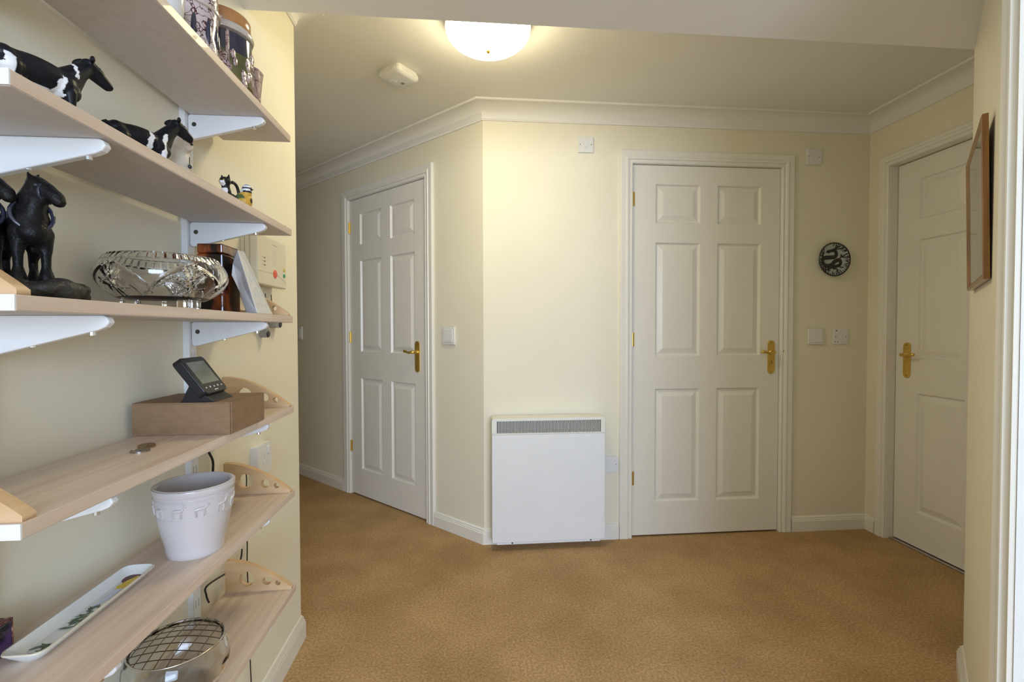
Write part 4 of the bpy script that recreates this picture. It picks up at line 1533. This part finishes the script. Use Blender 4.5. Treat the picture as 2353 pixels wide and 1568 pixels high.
po = [(0, 0), (PB + .002, 0)] + [(pr_(PH * i / 20), PH * i / 20) for i in range(1, 20)] + [(PT, PH - .002), (PT - .002, PH + .001), (PT - .005, PH + .001), (PT - .008, PH - .002)]
MB().lathe(po, 64).build('wall', 'pot_glaze', pot, smooth=40)
MB().lathe([(PT - .0082, PH - .002), (PT - .011, PH * .7), (PB - .004, .012), (0, .010)], 64).build('inner_lining', 'pot_glaze', pot, smooth=60)
MB().lathe([(PT - .0005, PH * .90), (PT + .0010, PH * .915), (PT + .0014, PH * .97), (PT + .001, PH * .995), (PT - .003, PH)], 64).build('rim_band', 'pot_glaze', pot, smooth=60)
mb = MB()


def onpot(a_, z_, k=.0004): return ((pr_(z_) + k) * math.cos(a_), (pr_(z_) + k) * math.sin(a_), z_)


for zz in (PH * .865, PH * .84, PH * .60):
    mb.tube([onpot(2 * PI * i / 64, zz) for i in range(64)], .0006, 6, True)
for i in range(90):
    a_ = 2 * PI * i / 90
    mb.tube([onpot(a_, PH * .842), onpot(a_ + .02, PH * .863)], .0005, 4)
mb.build('rope_line', 'pot_glaze', pot, smooth=60)
for k in range(11):
    a0 = 2 * PI * k / 11 + .2
    mb = MB()
    ln = .105

    def Q(x, z): return onpot(a0 + x * ln * 2.2, PH * (.62 + z * .20))
    mb.tube([Q(-.6, .55), Q(-.2, .62), Q(.3, .62), Q(.6, .66)], [.0022, .003, .003, .002], 8)
    mb.tube([Q(.5, .62), Q(.72, .85), Q(.95, .78)], [.0022, .0018, .0014], 8)
    for x in (-.5, -.35, .3, .45):
        mb.tube([Q(x, .55), Q(x + (.06 if x > 0 else -.06), .3), Q(x, .04)], [.0014, .001, .0009], 6)
    mb.tube([Q(.72, .86), Q(.66, 1.02), Q(.80, 1.10)], .0007, 5)
    mb.tube([Q(.74, .86), Q(.88, 1.0), Q(.96, 1.12)], .0007, 5)
    mb.build('raised_animal', 'pot_glaze', pot, smooth=60)

TX0, TX1, TY0, TY1 = -.574, -.524, .632, .866
ty = empty('long_tray', ((TX0 + TX1) / 2, (TY0 + TY1) / 2, ZT[4]), .02, 'long narrow white ceramic tray painted with a spring onion and herbs', 'tray')
tw_, tl_ = (TX1 - TX0) / 2, (TY1 - TY0) / 2


def ring_t(dx, dy, z_, r_=.013):
    return [(x, y, z_) for x, y in rrect(-tw_ + dx, tw_ - dx, -tl_ + dy, tl_ - dy, max(.002, r_))]


lays = [ring_t(.012, .012, 0, .012), ring_t(.002, .003, .010), ring_t(0, 0, .0145), ring_t(.0015, .0015, .0155), ring_t(.004, .005, .0125), ring_t(.013, .014, .0035, .01)]
vs = [q_ for L_ in lays for q_ in L_]
nn = len(lays[0])
fs = [list(range(nn))]
for k in range(len(lays) - 1):
    for i in range(nn):
        fs.append((k * nn + i, k * nn + (i + 1) % nn, (k + 1) * nn + (i + 1) % nn, (k + 1) * nn + i))
fs.append(list(range((len(lays) - 1) * nn, len(lays) * nn)))
MB().add(vs, fs).build('dish', 'tray_white', ty, smooth=30)
e0, e1, e2 = ring_t(-.0004, -.0004, .0140), ring_t(.0002, .0002, .0158), ring_t(.0016, .0016, .0160)
vs = e0 + e1 + e2
fs = []
for k in range(2):
    for i in range(nn):
        fs.append((k * nn + i, k * nn + (i + 1) % nn, (k + 1) * nn + (i + 1) % nn, (k + 1) * nn + i))
MB().add(vs, fs).build('painted_edge', 'tray_edge', ty, smooth=30)


def blob(name, m, pts, z_=.0042):
    return MB().prism(pts, z_ - .0006, z_, 'xy').build(name, m, ty)


blob('painted_red_slice', 'paint_red', [(.000 + .013 * math.cos(t), .092 + .016 * math.sin(t)) for t in [2 * PI * i / 20 for i in range(20)]])
blob('painted_yellow_pepper', 'paint_yellow', [(.006, .098), (.013, .090), (.014, .070), (.006, .058), (-.004, .056), (-.006, .066), (-.002, .082)], .0048)
blob('painted_onion_stem', 'paint_blue_white', [(-.004, .058), (.006, .060), (.006, .030), (.000, .012), (-.004, .010), (-.004, .03)], .0046)
blob('painted_orange_slice', 'paint_orange', [(.012 + .006 * math.cos(t), -.018 + .007 * math.sin(t)) for t in [2 * PI * i / 14 for i in range(14)]], .0046)
rnd = random.Random(9)
for (cx_, cy_, n_) in ((.004, .004, 7), (.003, -.016, 9), (.002, -.034, 10), (.006, -.082, 9), (.0, -.094, 4)):
    for i in range(n_):
        a_ = rnd.uniform(0, 2 * PI)
        x0, y0 = cx_ + rnd.uniform(-.007, .007), cy_ + rnd.uniform(-.011, .011)
        l_, w1 = rnd.uniform(.004, .007), rnd.uniform(.0014, .0024)
        d_ = (math.cos(a_), math.sin(a_))
        blob('painted_herb_leaf', 'paint_green', [(x0 - d_[0] * l_, y0 - d_[1] * l_), (x0 - d_[1] * w1, y0 + d_[0] * w1), (x0 + d_[0] * l_, y0 + d_[1] * l_), (x0 + d_[1] * w1, y0 - d_[0] * w1)], .0047 + rnd.uniform(0, .0004))

tin = empty('dark_tin', (-.594, .615, ZT[4]), .1, 'dark violet tin with a worn copper edge beside the long tray', 'tin')
MB().box(-.012, .014, -.06, .055, .002, .040).build('body', 'violet_tin', tin, bevel=.002)
MB().box(-.0125, .0145, .0545, .0565, 0, .042).build('end_trim', 'tin_trim', tin, bevel=.001)
MB().box(-.0125, .0145, -.0605, .0546, .0402, .043).build('lid', 'tin_trim', tin, bevel=.001)
MB().box(-.0125, .0145, -.0605, .0546, 0, .002).build('bottom_edge', 'tin_trim', tin)

# ------------------------------------------------------------------ glass rose bowl with a wire grid
rb = empty('rose_bowl', (-.529, .921, ZT[5]), 0.05, 'clear glass rose bowl topped with a domed wire grid', 'bowl')
RH, RR = .088, .083
po = []
for i in range(19):
    t = i / 18
    a_ = -PI / 2 * .92 + t * (PI / 2 * .92 + .62)
    po.append((.03 + (RR - .03) * math.cos(a_) if t > .0 else .035, .046 + .046 * math.sin(a_)))
sc = (RH) / po[-1][1]
po = [(r_, max(0, z_) * sc) for r_, z_ in po]
pi_ = [(max(.001, r_ - .004), max(.006, z_)) for r_, z_ in reversed(po)]
rnd = random.Random(4)
MB().lathe([(0, .001)] + po + [(po[-1][0] - .002, RH + .002)] + pi_ + [(0, .006)], 96,
           rfun=lambda r_, z_, a_, j: r_ + (.0016 * noise.noise(Vector((math.cos(a_) * 3, math.sin(a_) * 3, z_ * 60))) if j < 20 else 0)).build('glass_body', 'clear_glass', rb, smooth=50)
rim = po[-1][0] + .001
MB().tube([(rim * math.cos(2 * PI * i / 48), rim * math.sin(2 * PI * i / 48), RH + .003) for i in range(48)], .0016, 8, True).build('grid_rim', 'chrome_wire', rb, smooth=60)
nw = 7
for ax in (0, 1):
    for i in range(1, nw + 1):
        d_ = -rim + 2 * rim * i / (nw + 1)
        hl = math.sqrt(rim * rim - d_ * d_)
        pts = []
        for k in range(13):
            s_ = -hl + 2 * hl * k / 12
            z_ = RH + .003 + .011 * (1 - (s_ * s_ + d_ * d_) / rim ** 2) + (.0012 if ax else 0)
            pts.append((s_, d_, z_) if ax == 0 else (d_, s_, z_))
        MB().tube(pts, .0008, 6).build('grid_wire', 'wire_metal', rb, smooth=60)

# ------------------------------------------------------------------ loose cables on the shelf wall
def cable(name, label, pts, r_):
    P = [SHELF @ Vector(p_) for p_ in pts]
    o = MB().tube(smooth_path(P, 6), r_, 8).build(name, 'black_plastic', smooth=60)
    return tag(o, label, 'cable')


def sp(x, y, off): return tuple(wpx(SHELF, x, y, off))


cable('power_cable', 'black cable looping down the wall behind the white pot', [sp(470, 1020, .012), sp(481, 1042, .014), sp(489, 1060, .016), sp(489, 1085, .014), sp(486, 1130, .01)], .0028)
cable('thin_cable', 'thin black cable arching over the bookend to the socket', [sp(533, 1084, .03), sp(545, 1078, .035), sp(556, 1080, .03), sp(566, 1092, .02), sp(566, 1150, .01), sp(568, 1250, .008), sp(568, 1300, .008), sp(572, 1400, .008), sp(575, 1520, .008), sp(577, 1568, .008), sp(578, 1640, .008)], .0016)
cable('short_cable', 'short black cable hanging at the wall below the fifth shelf', [sp(556, 1262, .01), sp(553, 1285, .012), sp(540, 1305, .014), sp(478, 1345, .014), sp(474, 1368, .012), sp(480, 1385, .012)], .0022)
